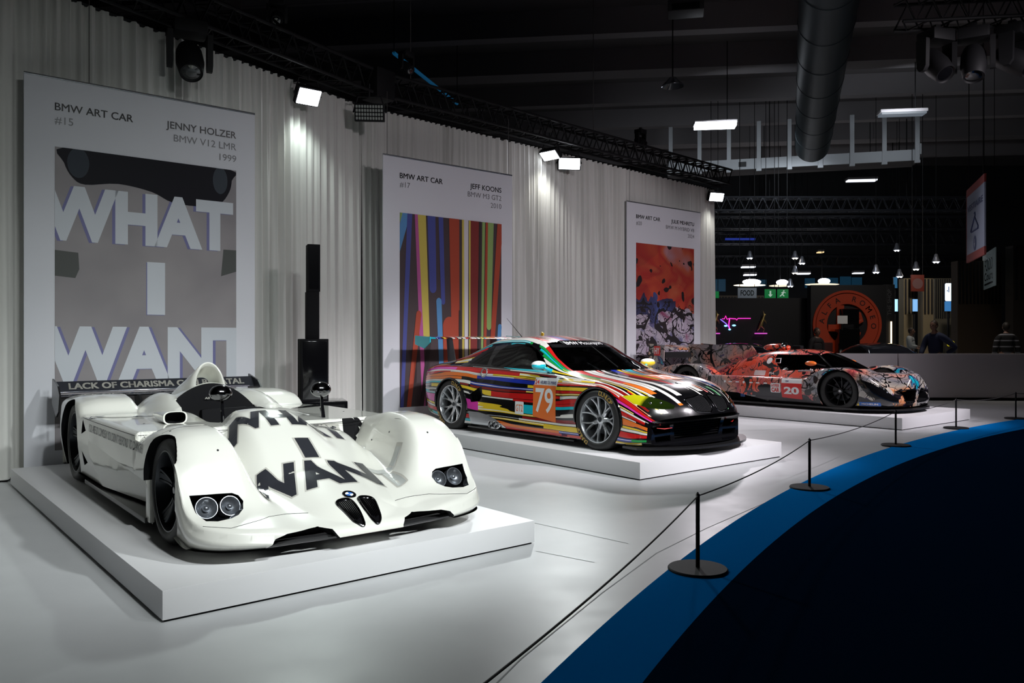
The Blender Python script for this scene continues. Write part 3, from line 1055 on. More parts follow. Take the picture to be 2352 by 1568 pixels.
def loft_car(ST, nseg, nx, bend, side=-1):
    """ST: list of (x, [(y,z) ... bottom centre to top centre]); returns closed bmesh with uv (x, section index)"""
    K = len(ST[0][1])
    xs = np.array([s[0] for s in ST])
    XX = np.linspace(xs[0], xs[-1], nx)
    Yc = [pchip(XX, [(s[0], s[1][k][0]) for s in ST]) for k in range(K)]
    Zc = [pchip(XX, [(s[0], s[1][k][1]) for s in ST]) for k in range(K)]
    bm = bmesh.new(); uvl = bm.loops.layers.uv.new('UVMap')
    rows = []
    V = []
    for i in range(nx):
        ys = np.array([Yc[k][i] for k in range(K)]); zs = np.array([Zc[k][i] for k in range(K)])
        t = np.concatenate([[0], np.cumsum(np.maximum(np.hypot(np.diff(ys), np.diff(zs)), .012))])
        tt = np.concatenate([np.linspace(t[k], t[k + 1], nseg[k], endpoint=False) for k in range(K - 1)] + [[t[-1]]])
        py = crom(tt, t, ys); pz = crom(tt, t, zs)
        kk = np.interp(tt, t, np.arange(K))
        rows.append((py, pz)); V.append(kk)
    n = len(rows[0][0])
    G = []
    for i in range(nx):
        py, pz = rows[i]
        R = [bm.verts.new((bend(XX[i], -py[j], pz[j]), -py[j], pz[j])) for j in range(n)]
        L = [R[j] if (j == 0 or j == n - 1) else bm.verts.new((bend(XX[i], py[j], pz[j]), py[j], pz[j])) for j in range(n)]
        G.append((R, L))
    for i in range(nx - 1):
        for s in (0, 1):
            A, Bq = G[i][s], G[i + 1][s]
            for j in range(n - 1):
                q = (A[j], Bq[j], Bq[j + 1], A[j + 1])
                f = bm.faces.new(q if s == 0 else q[::-1])
                uvs = [(XX[i], V[i][j]), (XX[i + 1], V[i + 1][j]), (XX[i + 1], V[i + 1][j + 1]), (XX[i], V[i][j + 1])]
                if s == 1: uvs = [(a, 2 * (K - 1) - b) for a, b in uvs][::-1]
                for l, c in zip(f.loops, uvs): l[uvl].uv = (c[0], c[1] / (K - 1))
    for i in (0, nx - 1):
        R, L = G[i]
        for j in range(n - 1):
            q = [R[j], R[j + 1], L[j + 1], L[j]]
            q = list(dict.fromkeys(q))
            if len(q) > 2:
                f = bm.faces.new(q)
                for l in f.loops: l[uvl].uv = (XX[i] + (.1 if i else -.1), (V[i][j] + .5) / (K - 1))
    fix(bm)
    return bm


def crom(tt, t, p):
    """smooth interpolation through section points (slightly tightened Catmull-Rom)"""
    m = np.zeros(len(p))
    for k in range(len(p)):
        if 0 < k < len(p) - 1: m[k] = .82 * (p[k + 1] - p[k - 1]) / (t[k + 1] - t[k - 1])
        elif k == 0: m[k] = (p[1] - p[0]) / (t[1] - t[0])
        else: m[k] = (p[-1] - p[-2]) / (t[-1] - t[-2]) * .3
    k = np.clip(np.searchsorted(t, tt, side='right') - 1, 0, len(p) - 2)
    h = t[k + 1] - t[k]; s = (tt - t[k]) / h
    return (1 + 2 * s) * (1 - s) ** 2 * p[k] + s * (1 - s) ** 2 * h * m[k] + s * s * (3 - 2 * s) * p[k + 1] + s * s * (s - 1) * h * m[k + 1]


def car_stripes():
    car = empty('racing_car', (.773, 10.55, .18), -0.874, 'racing coupe painted in many-coloured stripes, number 79 on its door', 'car')
    FX, RX = 1.405, -1.40
    paint = stripe_paint('stripe_paint', 0.0, True, 40.0)
    ST = [
        (-2.30, [(0, .30), (.78, .30), (.84, .42), (.86, .58), (.84, .72), (.80, .79), (.60, .825), (.35, .84), (0, .845)]),
        (-2.15, [(0, .20), (.85, .20), (.90, .36), (.93, .56), (.90, .75), (.83, .835), (.64, .88), (.35, .90), (0, .905)]),
        (-1.75, [(0, .14), (.90, .14), (.965, .32), (.985, .58), (.945, .78), (.85, .88), (.68, .935), (.4, .96), (0, .965)]),
        (-1.40, [(0, .10), (.90, .10), (.965, .30), (.99, .58), (.95, .79), (.865, .885), (.70, 1.00), (.4, 1.045), (0, 1.055)]),
        (-1.10, [(0, .085), (.90, .085), (.95, .30), (.97, .56), (.935, .78), (.87, .882), (.675, 1.10), (.42, 1.145), (0, 1.16)]),
        (-.80, [(0, .08), (.90, .08), (.935, .28), (.935, .52), (.92, .75), (.875, .872), (.625, 1.205), (.4, 1.255), (0, 1.272)]),
        (-.30, [(0, .08), (.90, .08), (.93, .28), (.925, .52), (.915, .74), (.88, .862), (.605, 1.235), (.4, 1.28), (0, 1.298)]),
        (.10, [(0, .08), (.90, .08), (.93, .28), (.925, .52), (.915, .73), (.88, .852), (.625, 1.165), (.4, 1.225), (0, 1.245)]),
        (.45, [(0, .08), (.91, .08), (.935, .28), (.93, .52), (.92, .72), (.88, .84), (.70, .99), (.42, 1.075), (0, 1.10)]),
        (.75, [(0, .08), (.91, .08), (.94, .28), (.945, .52), (.93, .72), (.88, .82), (.775, .862), (.46, .925), (0, .95)]),
        (1.0, [(0, .08), (.92, .08), (.955, .29), (.97, .54), (.95, .72), (.875, .795), (.76, .815), (.45, .84), (0, .85)]),
        (1.4, [(0, .09), (.93, .09), (.965, .30), (.985, .56), (.955, .72), (.875, .765), (.74, .762), (.45, .785), (0, .795)]),
        (1.75, [(0, .09), (.92, .09), (.955, .30), (.965, .50), (.925, .64), (.84, .70), (.70, .705), (.42, .735), (0, .745)]),
        (2.0, [(0, .09), (.90, .09), (.925, .28), (.925, .44), (.88, .55), (.80, .605), (.66, .635), (.42, .668), (0, .68)]),
        (2.18, [(0, .09), (.87, .09), (.88, .26), (.875, .38), (.83, .46), (.74, .515), (.60, .545), (.4, .575), (0, .59)]),
        (2.27, [(0, .10), (.83, .10), (.84, .24), (.83, .34), (.79, .405), (.69, .44), (.55, .46), (.36, .485), (0, .495)]),
        (2.31, [(0, .11), (.78, .11), (.79, .23), (.78, .31), (.74, .36), (.65, .385), (.52, .40), (.34, .415), (0, .42)]),
    ]

    def bend(x, y, z):
        k = max(0, (x - 1.15) / 1.15)
        r = max(0, (-1.6 - x) / .7)
        return x - .40 * k * k * min(y * y, .85) + .16 * r * r * y * y
    bm = loft_car(ST, [8, 5, 6, 6, 6, 9, 7, 9], 190, bend)
    cuts = []
    for s in (-1, 1):
        cuts.append(well(FX, .345, .352, s * .60, s * 1.2))
        cuts.append(well(RX, .345, .358, s * .60, s * 1.2))
        # vent behind the door
        c = new(); prism(c, [(-.985, .50), (-.80, .60), (-.74, .62), (-.72, .50), (-.78, .42), (-.95, .40)], 'Y', s * .85, s * 1.2, mi=1); cuts.append(c)
    # mouth of the front bumper
    c = new(); prism(c, [(-.44, .33), (-.40, .145), (.40, .145), (.44, .33)], 'X', 2.02, 2.6, mi=1); cuts.append(c)
    for s in (-1, 1):
        c = new(); prism(c, [(s * .80, .30), (s * .50, .315), (s * .47, .225), (s * .74, .215)], 'X', 1.85, 2.6, mi=1); cuts.append(c)
        c = new(); prism(c, [(s * .74, .19), (s * .48, .195), (s * .47, .13), (s * .72, .13)], 'X', 1.85, 2.6, mi=1); cuts.append(c)
    bm = bool_cut(bm, cuts); fix(bm)
    bvh = BVHTree.FromBMesh(bm)
    parts = []
    F = lambda cond: [f for f in bm.faces if cond(f.calc_center_median(), f.normal) and f.material_index == 0]
    # side glass, rear quarter glass
    DLO = [(-.64, .905), (-.66, 1.0), (-.60, 1.10), (-.50, 1.165), (-.34, 1.19), (-.10, 1.178), (.08, 1.12), (.28, 1.005), (.44, .90), (.40, .865), (-.55, .885)]
    QTR = [(-1.17, .915), (-1.10, .985), (-.95, 1.07), (-.80, 1.135), (-.745, 1.15), (-.72, .905)]
    for s in (-1, 1):
        for nm, po, mt in (('side_window', DLO, 'dark_window'), ('quarter_window', QTR, 'clear')):
            fs = F(lambda c, n: s * c.y > .3 and s * n.y > .25 and .8 < c.z < 1.3 and -1.3 < c.x < .6)
            g = carve(bm, fs, [(p[0], s, p[1]) for p in po], (0, 1, 0)); parts.append((nm, take(bm, g), mt))
    fs = F(lambda c, n: n.x > .12 and -.2 < c.x < 1.12 and c.z > .8)
    g = carve(bm, fs, [(0, -.715, .868), (0, .715, .868), (0, .66, 1.0), (0, .585, 1.14), (0, .545, 1.195), (0, .3, 1.232), (0, -.3, 1.232), (0, -.545, 1.195), (0, -.585, 1.14), (0, -.66, 1.0)], (1, 0, 0))
    parts.append(('windscreen', take(bm, g), 'window'))
    fs = F(lambda c, n: n.x < -.1 and -1.75 < c.x < -.7 and c.z > .9)
    g = carve(bm, fs, [(0, -.60, .985), (0, .60, .985), (0, .50, 1.19), (0, .3, 1.225), (0, -.3, 1.225), (0, -.50, 1.19)], (1, 0, 0))
    parts.append(('rear_window', take(bm, g), 'window'))
    # headlights
    for s in (-1, 1):
        fs = F(lambda c, n: c.x > 1.5 and s * c.y > .4 and c.z > .4)
        g = carve(bm, fs, [(0, s * y, z) for y, z in ((.90, .625), (.80, .640), (.66, .615), (.55, .565), (.50, .520), (.53, .492), (.64, .488), (.76, .50), (.86, .545))], (1, 0, 0))
        parts.append(('headlight', take(bm, g), 'headlight_amber'))
    # black window surround and black lower front
    for f in bm.faces:
        c = f.calc_center_median()
        if f.material_index == 0 and abs(c.y) > .45 and abs(f.normal.y) > .3:
            if .872 < c.z < 1.19 and -1.28 < c.x < .46 and c.z < 1.26 - .75 * max(0, c.x + .05) - .62 * max(0, -.66 - c.x): f.material_index = 1
        if f.material_index == 0 and c.x > 1.9 and c.z < .345 and abs(c.y) < .83: f.material_index = 1
        if f.material_index == 0 and f.normal.z < -.7: f.material_index = 1
    body = obj('body', bm, [paint, M['gloss_black']], car, smooth=40)
    am = mat('headlight_amber', (0.02, 0.045, 0.004), 0.05, coat=1.0)
    q = NT(am); tc = q.n('ShaderNodeTexCoord'); x, y, z = q.sep(tc.outputs['Object'])
    q.link(q.ramp(x, [(0.0, '#c8c81a'), (.5, '#b9b914'), (.54, '#1c2c06'), (1.0, '#0c1806')], 'LINEAR'), q.b.inputs['Base Color'])
    mr = q.n('ShaderNodeMapRange'); q.link(x, mr.inputs[0]); mr.inputs[1].default_value = 1.5; mr.inputs[2].default_value = 2.3
    q.link(mr.outputs[0], [n for n in q.t.nodes if n.type == 'VALTORGB'][0].inputs[0])
    M['headlight_amber'] = am
    for nm, pb, mt in parts:
        o = obj(nm, pb, M[mt], car, smooth=50)
        if nm == 'headlight':
            b = new()
            ys = [v.co.y for v in o.data.vertices]; s = 1 if sum(ys) > 0 else -1
            b.free()
            for yy in (.72, .62):
                h = bvh.ray_cast(Vector((3, s * yy, .555)), Vector((-1, 0, 0)))
                if h[0]:
                    b = new(); sphere(b, h[0] + h[1] * -.012, .022, 12, 8); obj('lamp', b, M['chrome'], o)
    # ---- interior: cage, seat, dash
    b = new()
    for s in (-1, 1):
        tube(b, [(-.55, s * .62, .45), (-.52, s * .60, .9), (-.45, s * .50, 1.18), (-.45, 0, 1.24)], .022, 8)
        tube(b, [(.65, s * .66, .5), (.6, s * .68, .82), (.15, s * .555, 1.13), (-.45, s * .5, 1.18)], .022, 8)
        tube(b, [(-.45, s * .5, 1.16), (-1.3, s * .45, .80)], .022, 8)
        tube(b, [(-.50, s * .55, 1.0), (.55, s * .68, .55)], .02, 8)
    tube(b, [(-.5, -.56, 1.05), (-.5, .56, .55)], .02, 8)
    obj('roll_cage', b, M['silver'], car)
    b = new(); tube(b, [(-.19, -.66, .88), (-.08, -.60, 1.08)], [.013, .013], 8); tube(b, [(-.165, -.648, .93), (-.115, -.62, 1.02)], .02, 10)
    obj('cage_strut', b, M['silver'], car)
    b = new(); box(b, (.60, 0, .74), (.30, 1.25, .14), bevel=.04); obj('dashboard', b, M['black'], car)
    b = new(); box(b, (-.1, .36, .35), (.5, .5, .16), bevel=.05); box(b, (-.36, .36, .70), (.14, .5, .75), bevel=.06, rot=Matrix.Rotation(-.2, 4, 'Y')); box(b, (-.30, .36, 1.0), (.22, .34, .2), bevel=.05)
    obj('driver_seat', b, M['black'], car)
    b = new(); box(b, (0, 0, .16), (2.6, 1.5, .04)); obj('cabin_floor', b, M['black'], car)
    # ---- lettering and plates
    R = lambda x, z: basis((x, -1.3, z), (1, 0, 0), (0, 0, 1))
    def side(name, shape, x, z, mt, off=.002, parent=None, label=None):
        return decal(name, shape, M[mt], car, bvh, R(x, z), off, .03, label=label, parent=parent)
    pn = side('number_plate', poly_bm([(-.21, -.20), (.21, -.245), (.21, .19), (-.21, .19)]), .50, .50, 'orange_print')
    side('number', fit(text_bm('79', 1, .015), .33, .30), .50, .505, 'white', .004, pn)
    hp = side('header_plate', poly_bm([(-.20, -.045), (.215, -.045), (.235, .055), (-.18, .055)]), .505, .725, 'white')
    side('header_lettering', fit(text_bm('24', 1, .02), .08, .055), .36, .725, 'red_print', .004, hp)
    side('header_lettering', fit(text_bm('HEURES DU MANS', 1, .02), .29, .040), .565, .722, 'navy_print', .004, hp)
    gp = side('class_plate', poly_bm(rrect(.165, .16, .012)), .03, .385, 'white')
    side('class_lettering', fit(text_bm('GT2', 1, .0), .135, .085), .03, .385, 'orange_print', .004, gp)
    ex = side('exhaust_panel', poly_bm([(-.42, .10), (-.20, .10), (.0, .075), (.16, .03), (.36, -.06), (.37, -.125), (-.36, -.10)]), -.60, .175, 'silver', .003)
    b = new()
    pts = []
    tube(b, [(-.46 + .115 * math.copysign(abs(math.cos(a)) ** .5, math.cos(a)), -.945, .135 + .042 * math.copysign(abs(math.sin(a)) ** .7, math.sin(a))) for a in np.linspace(0, 2 * PI, 33)[:-1]], .010, 8, closed=True)
    obj('exhaust_surround', b, M['chrome'], ex)
    for dx in (-.052, .052):
        b = new(); revolve(b, [(.038, -.03), (.044, -.03), (.044, .06), (.038, .06), (.034, .0)], n=20, axis='Y', c=(-.46 + dx, -.935, .135), closed=True)
        revolve(b, [(0, .01), (.037, .01)], n=20, axis='Y', c=(-.46 + dx, -.935, .135), mi=1)
        obj('exhaust_pipe', b, [M['chrome'], M['black']], ex)
    # fuel filler
    b = new(); revolve(b, [(0, .012), (.048, .012), (.050, -.012), (.066, -.014), (.068, .02)], n=32, axis='Y', c=(0, 0, 0), mi=0)
    h = bvh.ray_cast(Vector((-.71, -2, .80)), Vector((0, 1, 0)))
    fc = obj('fuel_filler', b, M['silver'], car, h[0], (-.25, 0, 0))
    b = new(); revolve(b, [(0, .004), (.046, .004)], n=28, axis='Y'); obj('filler_cap', b, M['gunmetal'], fc)
    for (x, z) in ((-.985, .625), (-.965, .535), (-.945, .45)):
        hh = bvh.ray_cast(Vector((x, -2, z)), Vector((0, 1, 0)))
        if hh[0]:
            b = new(); cyl(b, hh[0] - Vector((0, .003, 0)), hh[0] + Vector((0, .01, 0)), .018, n=16); obj('pipe_port', b, M['black'], car)
    # sponsor-like strip lettering along the sill
    for t_, x, z, w in (('Dunlop', .80, .125, .09), ('Castrol', .30, .105, .10), ('Crowne Plaza', .10, .16, .12)): pass
    side('sill_lettering', fit(text_bm('BMW', 1, .02), .10, .028), .86, .12, 'navy_print', .003)
    # windscreen header
    hb = BVHTree.FromBMesh(bm_of(car, 'windscreen'))
    Mw = basis((2.0, 0, 1.185), (0, 1, 0), (0, 0, 1))
    st = poly_bm([(-.565, -.045), (.565, -.045), (.53, .03), (.30, .062), (-.30, .062), (-.53, .03)])
    sv = obj('sun_strip', wrap(st, Mw, hb, .003, .04, ray=(-1, 0, 0)), M['gloss_black'], car, smooth=None)
    t = fit(text_bm('BMW Motorsport', 1, .01), .66, .048)
    o = obj('strip_lettering', wrap(t, Mw, hb, .006, .04, ray=(-1, 0, 0)), M['white'], sv, smooth=None)
    # bonnet number plate
    bp = decal('bonnet_plate', poly_bm([(-.20, -.16), (.20, -.16), (.20, .16), (-.20, .16)]), M['orange_print'], car, bvh, basis((1.42, .18, 2), (0, 1, 0), (-1, 0, 0)), .002, .05)
    decal('bonnet_number', fit(text_bm('79', 1, .015), .30, .24), M['white'], car, bvh, basis((1.42, .18, 2), (0, 1, 0), (-1, 0, 0)), .004, .05, parent=bp)
    # ---- nose: kidneys, badge, lip
    for s in (-1, 1):
        pl = [(s * a, z) for a, z in ((.045, .615), (.20, .60), (.325, .585), (.345, .555), (.30, .475), (.25, .452), (.12, .440), (.06, .455), (.04, .50))]
        pl = smooth_loop(pl, 3)
        k = poly_bm(pl)
        Mk = basis((3, 0, 0), (0, 1, 0), (0, 0, 1))
        gr = obj('kidney_grille', wrap(k, Mk, bvh, .002, .03, ray=(-1, 0, 0), far=5), M['black'], car, smooth=None)
        P = []
        for i in range(len(pl)):
            a, c = pl[i], pl[(i + 1) % len(pl)]
            for t_ in (0, .34, .67):
                hh = bvh.ray_cast(Vector((3, a[0] + (c[0] - a[0]) * t_, a[1] + (c[1] - a[1]) * t_)), Vector((-1, 0, 0)))
                if hh[0]: P.append(hh[0] + hh[1] * .004)
        b = new(); tube(b, P, .0075, 8, closed=True); obj('grille_rim', b, M['dark_chrome'], gr)
        b = new()
        for i in range(12):
            yy = .07 + .0215 * i
            zt = .608 - .06 * (yy - .045); zb_ = .448 + max(0, yy - .24) * .9
            pts = surf_path(bvh, [(3, s * yy, zt), (3, s * yy, zb_)], (-1, 0, 0), .004)
            if len(pts) > 1: tube(b, pts, .0035, 5)
        obj('grille_slats', b, M['black'], gr)
    roundel(car, bvh, basis((2.055, 0, 1.5), (0, 1, 0), (-1, 0, 0)), .040, ray=(-.35, 0, -1))
    for s in (-1, 1):
        pass
    b = new(); n = 30
    out = []
    for i in range(n + 1):
        y = -.97 + 1.94 * i / n
        out.append((2.40 - .40 * (abs(y) / .97) ** 2.6, y))
    prism(b, [(1.78, -.95)] + out + [(1.78, .95)], 'Z', .065, .09); fix(b)
    obj('front_splitter', b, M['carbon'], car, smooth=None)
    b = new()
    for i in range(7): box(b, (2.03, 0, .165 + .026 * i), (.02, .84, .006))
    box(b, (2.00, 0, .24), (.01, .86, .20))
    obj('bumper_mesh', b, M['black'], car, smooth=None)
    for s in (-1, 1):
        b = new(); tube(b, surf_path(bvh, [(3, s * .78, .355), (3, s * .45, .345), (3, 0, .345)], (-1, 0, 0), .006), .012, 8)
        obj('bumper_lip', b, M['carbon'], car)
        b = new(); tube(b, [(2.05, s * .70, .285), (2.09, s * .62, .275), (2.13, s * .54, .285)], [.002, .006, .003], 8)
        obj('tow_strap', b, M['red_print'], car)
    # side skirt
    for s in (-1, 1):
        b = new(); box(b, (0, s * .90, .07), (2.05, .10, .02), bevel=.005); obj('side_skirt', b, M['carbon'], car)
        # arch lips
        for ax in (FX, RX):
            b = new(); pts = []
            for a in np.linspace(-.15, PI + .15, 30):
                x, z = ax + .352 * math.cos(a), .345 + .352 * math.sin(a)
                hh = bvh.ray_cast(Vector((x + .006 * math.cos(a), s * 2, z + .006 * math.sin(a))), Vector((0, -s, 0)))
                if hh[0] and abs(hh[0].y) > .8: pts.append(hh[0] + Vector((0, s * .002, 0)))
            if len(pts) > 3:
                tube(b, pts, .012, 8); obj('wheel_arch_lip', b, M['gloss_black'], car)
            else: b.free()
    # mirrors
    for s in (-1, 1):
        b = new(); sphere(b, (0, 0, 0), 1, 24, 14, (.075, .115, .052))
        for v in b.verts:
            if v.co.x < -.03: v.co.x = -.03 + (v.co.x + .03) * .2
        mi = obj('mirror', b, M['cyan_paint'] if s < 0 else M['yellow_print'], car, (.47, s * 1.0, .925), (0, 0, s * -.2), smooth=60)
        b = new(); sphere(b, (0, 0, .018), 1, 20, 10, (.07, .11, .042)); obj('mirror_cap', b, M['white'], mi)
        b = new(); tube(b, [(.50, s * .93, .90), (.53, s * .885, .872), (.56, s * .86, .855)], [.022, .025, .03], 10); obj('mirror_arm', b, M['cyan_paint'], car)
    # rear wing
    wp = stripe_paint('wing_paint', 4.0, False, 34.0)
    b = new(); pts = []
    for i in range(20):
        a = 2 * PI * i / 20; u = .5 - .5 * math.cos(a)
        pts.append((-2.05 - .32 * u, 1.255 + .035 * u + .02 * math.sin(a) * (1 - u) ** .5))
    prism(b, pts, 'Y', -.87, .87); fix(b)
    uvl = b.loops.layers.uv.new('UVMap')
    for f in b.faces:
        for l in f.loops: l[uvl].uv = (l.vert.co.x * .3, l.vert.co.y * .55)
    gridx = [b]
    bw = obj('rear_wing', b, wp, car, smooth=40)
    for s in (-1, 1):
        b = new(); prism(b, [(-2.02, 1.28), (-2.42, 1.30), (-2.42, 1.17), (-2.18, 1.11), (-2.02, 1.20)], 'Y', s * .88 - .007, s * .88 + .007); fix(b)
        obj('wing_endplate', b, M['cyan_paint'], bw, smooth=None)
        b = new(); prism(b, [(-2.02, .90), (-2.22, .88), (-2.26, 1.26), (-2.12, 1.26)], 'Y', s * .42 - .006, s * .42 + .006); fix(b)
        obj('wing_support', b, M['carbon'], bw, smooth=None)
    b = new(); tube(b, [(-.92, -.05, 1.26), (-1.32, -.02, 1.55)], [.005, .002], 6); obj('antenna', b, M['black'], car)
    b = new(); box(b, (-.70, .12, 1.315), (.05, .012, .05), bevel=.004, rot=Matrix.Rotation(.5, 4, 'Y')); obj('roof_fin', b, M['yellow_print'], car)
    # wiper
    b = new(); tube(b, [(.93, -.10, .90), (.62, -.02, 1.03), (.30, .05, 1.17)], .008, 6); obj('wiper', b, M['black'], car)
    let = (('DUNLOP', 1.35, .052, .125), ('DUNLOP', -2.1, .046, .125))
    for x, s in ((FX, -1), (FX, 1), (RX, -1), (RX, 1)):
        w = .31
        make_wheel(car, (x, s * (.972 - w / 2), .345), .345, w, .262, 'y', M['silver'], M['gunmetal'], flip=(s > 0), letters=let if s < 0 else None)
    car.scale = (.984,) * 3
    return car


def bm_of(car, name):
    o = [c for c in bpy.data.objects if c.parent == car and c.name.split('.')[0] == name][0]
    b = bmesh.new(); b.from_mesh(o.data); return b
# ------------------------------------------------------------------ car three: hybrid prototype with inked paintwork
def ink_paint(name, scale=1.0):
    m = mat(name, (0.1, 0.1, 0.1), 0.2, coat=0.7)
    q = NT(m)
    tc = q.n('ShaderNodeTexCoord'); v = tc.outputs['Object']
    x, y, z = q.sep(v)
    n1 = q.noise(v, 1.1 * scale, 2.0, .5, .6)
    n2 = q.noise(v, 2.3 * scale, 3.0, .55, .8)
    # washes: orange and red in the middle, grey and green at the ends
    f = q.math('ADD', q.math('MULTIPLY', q.math('ABSOLUTE', q.math('SUBTRACT', x, .1)), .24), q.math('MULTIPLY', q.math('SUBTRACT', n1, .5), 1.6))
    col = q.ramp(f, [(0.0, '#e8563a'), (.14, '#dd6a56'), (.24, '#b4505a'), (.32, '#d3907c'), (.40, '#a08f8c'), (.52, '#83838a'), (.64, '#bdb6aa'), (.76, '#cf7a3a'), (.9, '#6a7472')], 'LINEAR')
    cold = q.ramp(n2, [(0.0, '#1c7f93'), (.30, '#16a6bd'), (.34, '#4b3f6a'), (.40, '#000000')], 'LINEAR')
    mk = q.math('LESS_THAN', n2, .365)
    col = q.mix(mk, col, cold)
    # dark vapours below the shoulder
    low = q.n('ShaderNodeMapRange'); q.link(z, low.inputs[0]); low.inputs[1].default_value = .45; low.inputs[2].default_value = .15
    n3 = q.noise(v, 2.6 * scale, 2.0, .5, .5)
    sm = q.math('GREATER_THAN', q.math('ADD', q.math('MULTIPLY', low.outputs[0], .20), n3), .66)
    col = q.mix(sm, col, '#17141c')
    # ink strokes: thin contour bands of stretched noise
    for sc, lo, hi in ((1.6, .485, .515), (3.0, .480, .508), (5.0, .484, .508)):
        n = q.noise(v, sc * scale, 1.0, .5, 1.0)
        k = q.math('MULTIPLY', q.math('GREATER_THAN', n, lo), q.math('LESS_THAN', n, hi))
        col = q.mix(k, col, '#08080a')
    bl = q.noise(v, 4.2 * scale, 1.0, .5, .4)
    col = q.mix(q.math('GREATER_THAN', bl, .665), col, '#0a0a0c')
    q.link(col, q.b.inputs['Base Color'])
    return m


def car_ink():
    car = empty('racing_car', (5.203, 15.217, .19), -0.874, 'closed racing prototype in orange, grey and black ink paintwork, number 20', 'car')
    FX, RX = 1.55, -1.66
    paint = ink_paint('ink_paint')

    def xf(y): return 1.75 + .70 * (1 - np.minimum(np.abs(y) / 1.0, 1) ** 2.8) ** (1 / 2.8)
    def xr(y): return -2.45 + 0 * y

    def top(X, Y, d):
        A = np.abs(Y)
        deck = pchip(X, [(-2.5, .46), (-1.8, .50), (-1.0, .52), (0, .535), (.8, .54), (1.2, .56)])
        valley = pchip(X, [(1.0, .56), (1.4, .52), (1.8, .46), (2.2, .38), (2.45, .30)])
        base = deck + (valley - deck) * sstep(1.0, 1.3, X)
        fen = pchip(2.45 - X, [(0, .16), (.05, .24), (.15, .38), (.28, .52), (.45, .64), (.70, .735), (.90, .757), (1.15, .735), (1.35, .65), (1.5, .55)])
        fi = pchip(X, [(1.0, .58), (1.6, .56), (2.1, .50), (2.5, .46)])
        z = base + np.maximum(fen - base, 0) * sstep(fi - .04, fi + .16, A)
        ch = pchip(X, [(.9, .70), (1.3, .715), (1.6, .675), (1.9, .59), (2.15, .49), (2.32, .40), (2.42, .30), (2.46, .2)])
        nz = ch - .07 * (A / .45) ** 2.4
        z = np.maximum(z, np.where(X > .8, base + np.maximum(nz - base, 0) * (1 - sstep(.40, .56, A)), 0))
        # canopy
        cz = pchip(X, [(-2.5, .50), (-1.9, .60), (-1.4, .72), (-.9, .86), (-.45, .985), (0, 1.045), (.45, 1.055), (.75, 1.03), (1.0, .965), (1.25, .865), (1.5, .75), (1.7, .66)])
        wb = pchip(X, [(-2.5, .20), (-1.6, .30), (-.8, .47), (-.2, .57), (.4, .59), (.9, .57), (1.3, .50), (1.7, .40)])
        t = np.clip(A / wb, 0, 1.3)
        prof = base + np.maximum(cz - base, 0) * (1 - t ** 2.6 * .92)
        z = np.maximum(z, np.where((t < 1.02), prof, 0))
        z = np.maximum(z, base)
        rf = pchip(X, [(-2.5, .60), (-2.2, .68), (-1.85, .745), (-1.6, .75), (-1.35, .715), (-1.15, .62), (-1.0, .52)])
        z = np.maximum(z, base + np.maximum(rf - base, 0) * sstep(.52, .64, A) * (1 - sstep(-1.2, -.95, X)))
        return z
    bm = hf_body(xf, xr, 1.0, top, lambda X, Y: .10 + 0 * X, nx=210, ny=130, r=.05, tuck=.05)
    cuts = []
    for s in (-1, 1):
        cuts.append(well(FX, .355, .372, s * .62, s * 1.2))
        cuts.append(well(RX, .355, .380, s * .60, s * 1.2))
        c = new(); prism(c, [(-1.1, .0), (-1.1, .25), (-.45, .235), (.15, .12), (.3, .0)], 'Y', s * .80, s * 1.3, mi=1); cuts.append(c)
        # kidney mouths
        c = new(); prism(c, [(s * .045, .20), (s * .06, .36), (s * .12, .40), (s * .36, .385), (s * .44, .33), (s * .42, .22), (s * .34, .185), (s * .08, .18)], 'X', 2.18, 2.9, mi=1); cuts.append(c)
    bm = bool_cut(bm, cuts); fix(bm)
    bvh = BVHTree.FromBMesh(bm)
    parts = []
    def sel(cond): return [f for f in bm.faces if f.material_index == 0 and cond(f.calc_center_median(), f.normal)]
    for s in (-1, 1):
        fs = sel(lambda c, n: s * c.y > .12 and c.z > .62 and -.3 < c.x < 1.4 and s * n.y > .12)
        g = carve(bm, fs, [(x, s, z) for x, z in ((-.02, .955), (.9, .955), (1.12, .86), (1.22, .78), (1.0, .72), (.35, .66), (.18, .68), (-.02, .86))], (0, 1, 0))
        parts.append(('side_window', take(bm, g), 'dark_window'))
    fs = sel(lambda c, n: n.x > .15 and .85 < c.x < 1.7 and c.z > .68 and abs(c.y) < .5)
    g = carve(bm, fs, [(0, -.47, .715), (0, .47, .715), (0, .40, .86), (0, .30, .955), (0, .15, .99), (0, -.15, .99), (0, -.30, .955), (0, -.40, .86)], (1, 0, 0))
    parts.append(('windscreen', take(bm, g), 'window'))
    for s in (-1, 1):
        fs = sel(lambda c, n: c.x > 1.8 and s * c.y > .56 and c.z < .65 and s * n.y > -.2)
        g = carve(bm, fs, [(x, s, z) for x, z in ((1.88, .545), (1.97, .565), (2.10, .52), (2.26, .41), (2.40, .25), (2.40, .17), (2.26, .20), (2.05, .33))], (0, 1, 0))
        parts.append(('headlight', take(bm, g), 'gloss_black'))
    for f in bm.faces:
        c = f.calc_center_median()
        if f.material_index == 0 and (f.normal.z < -.7 or c.z < .125): f.material_index = 1
    obj('body', bm, [paint, M['black']], car, smooth=45)
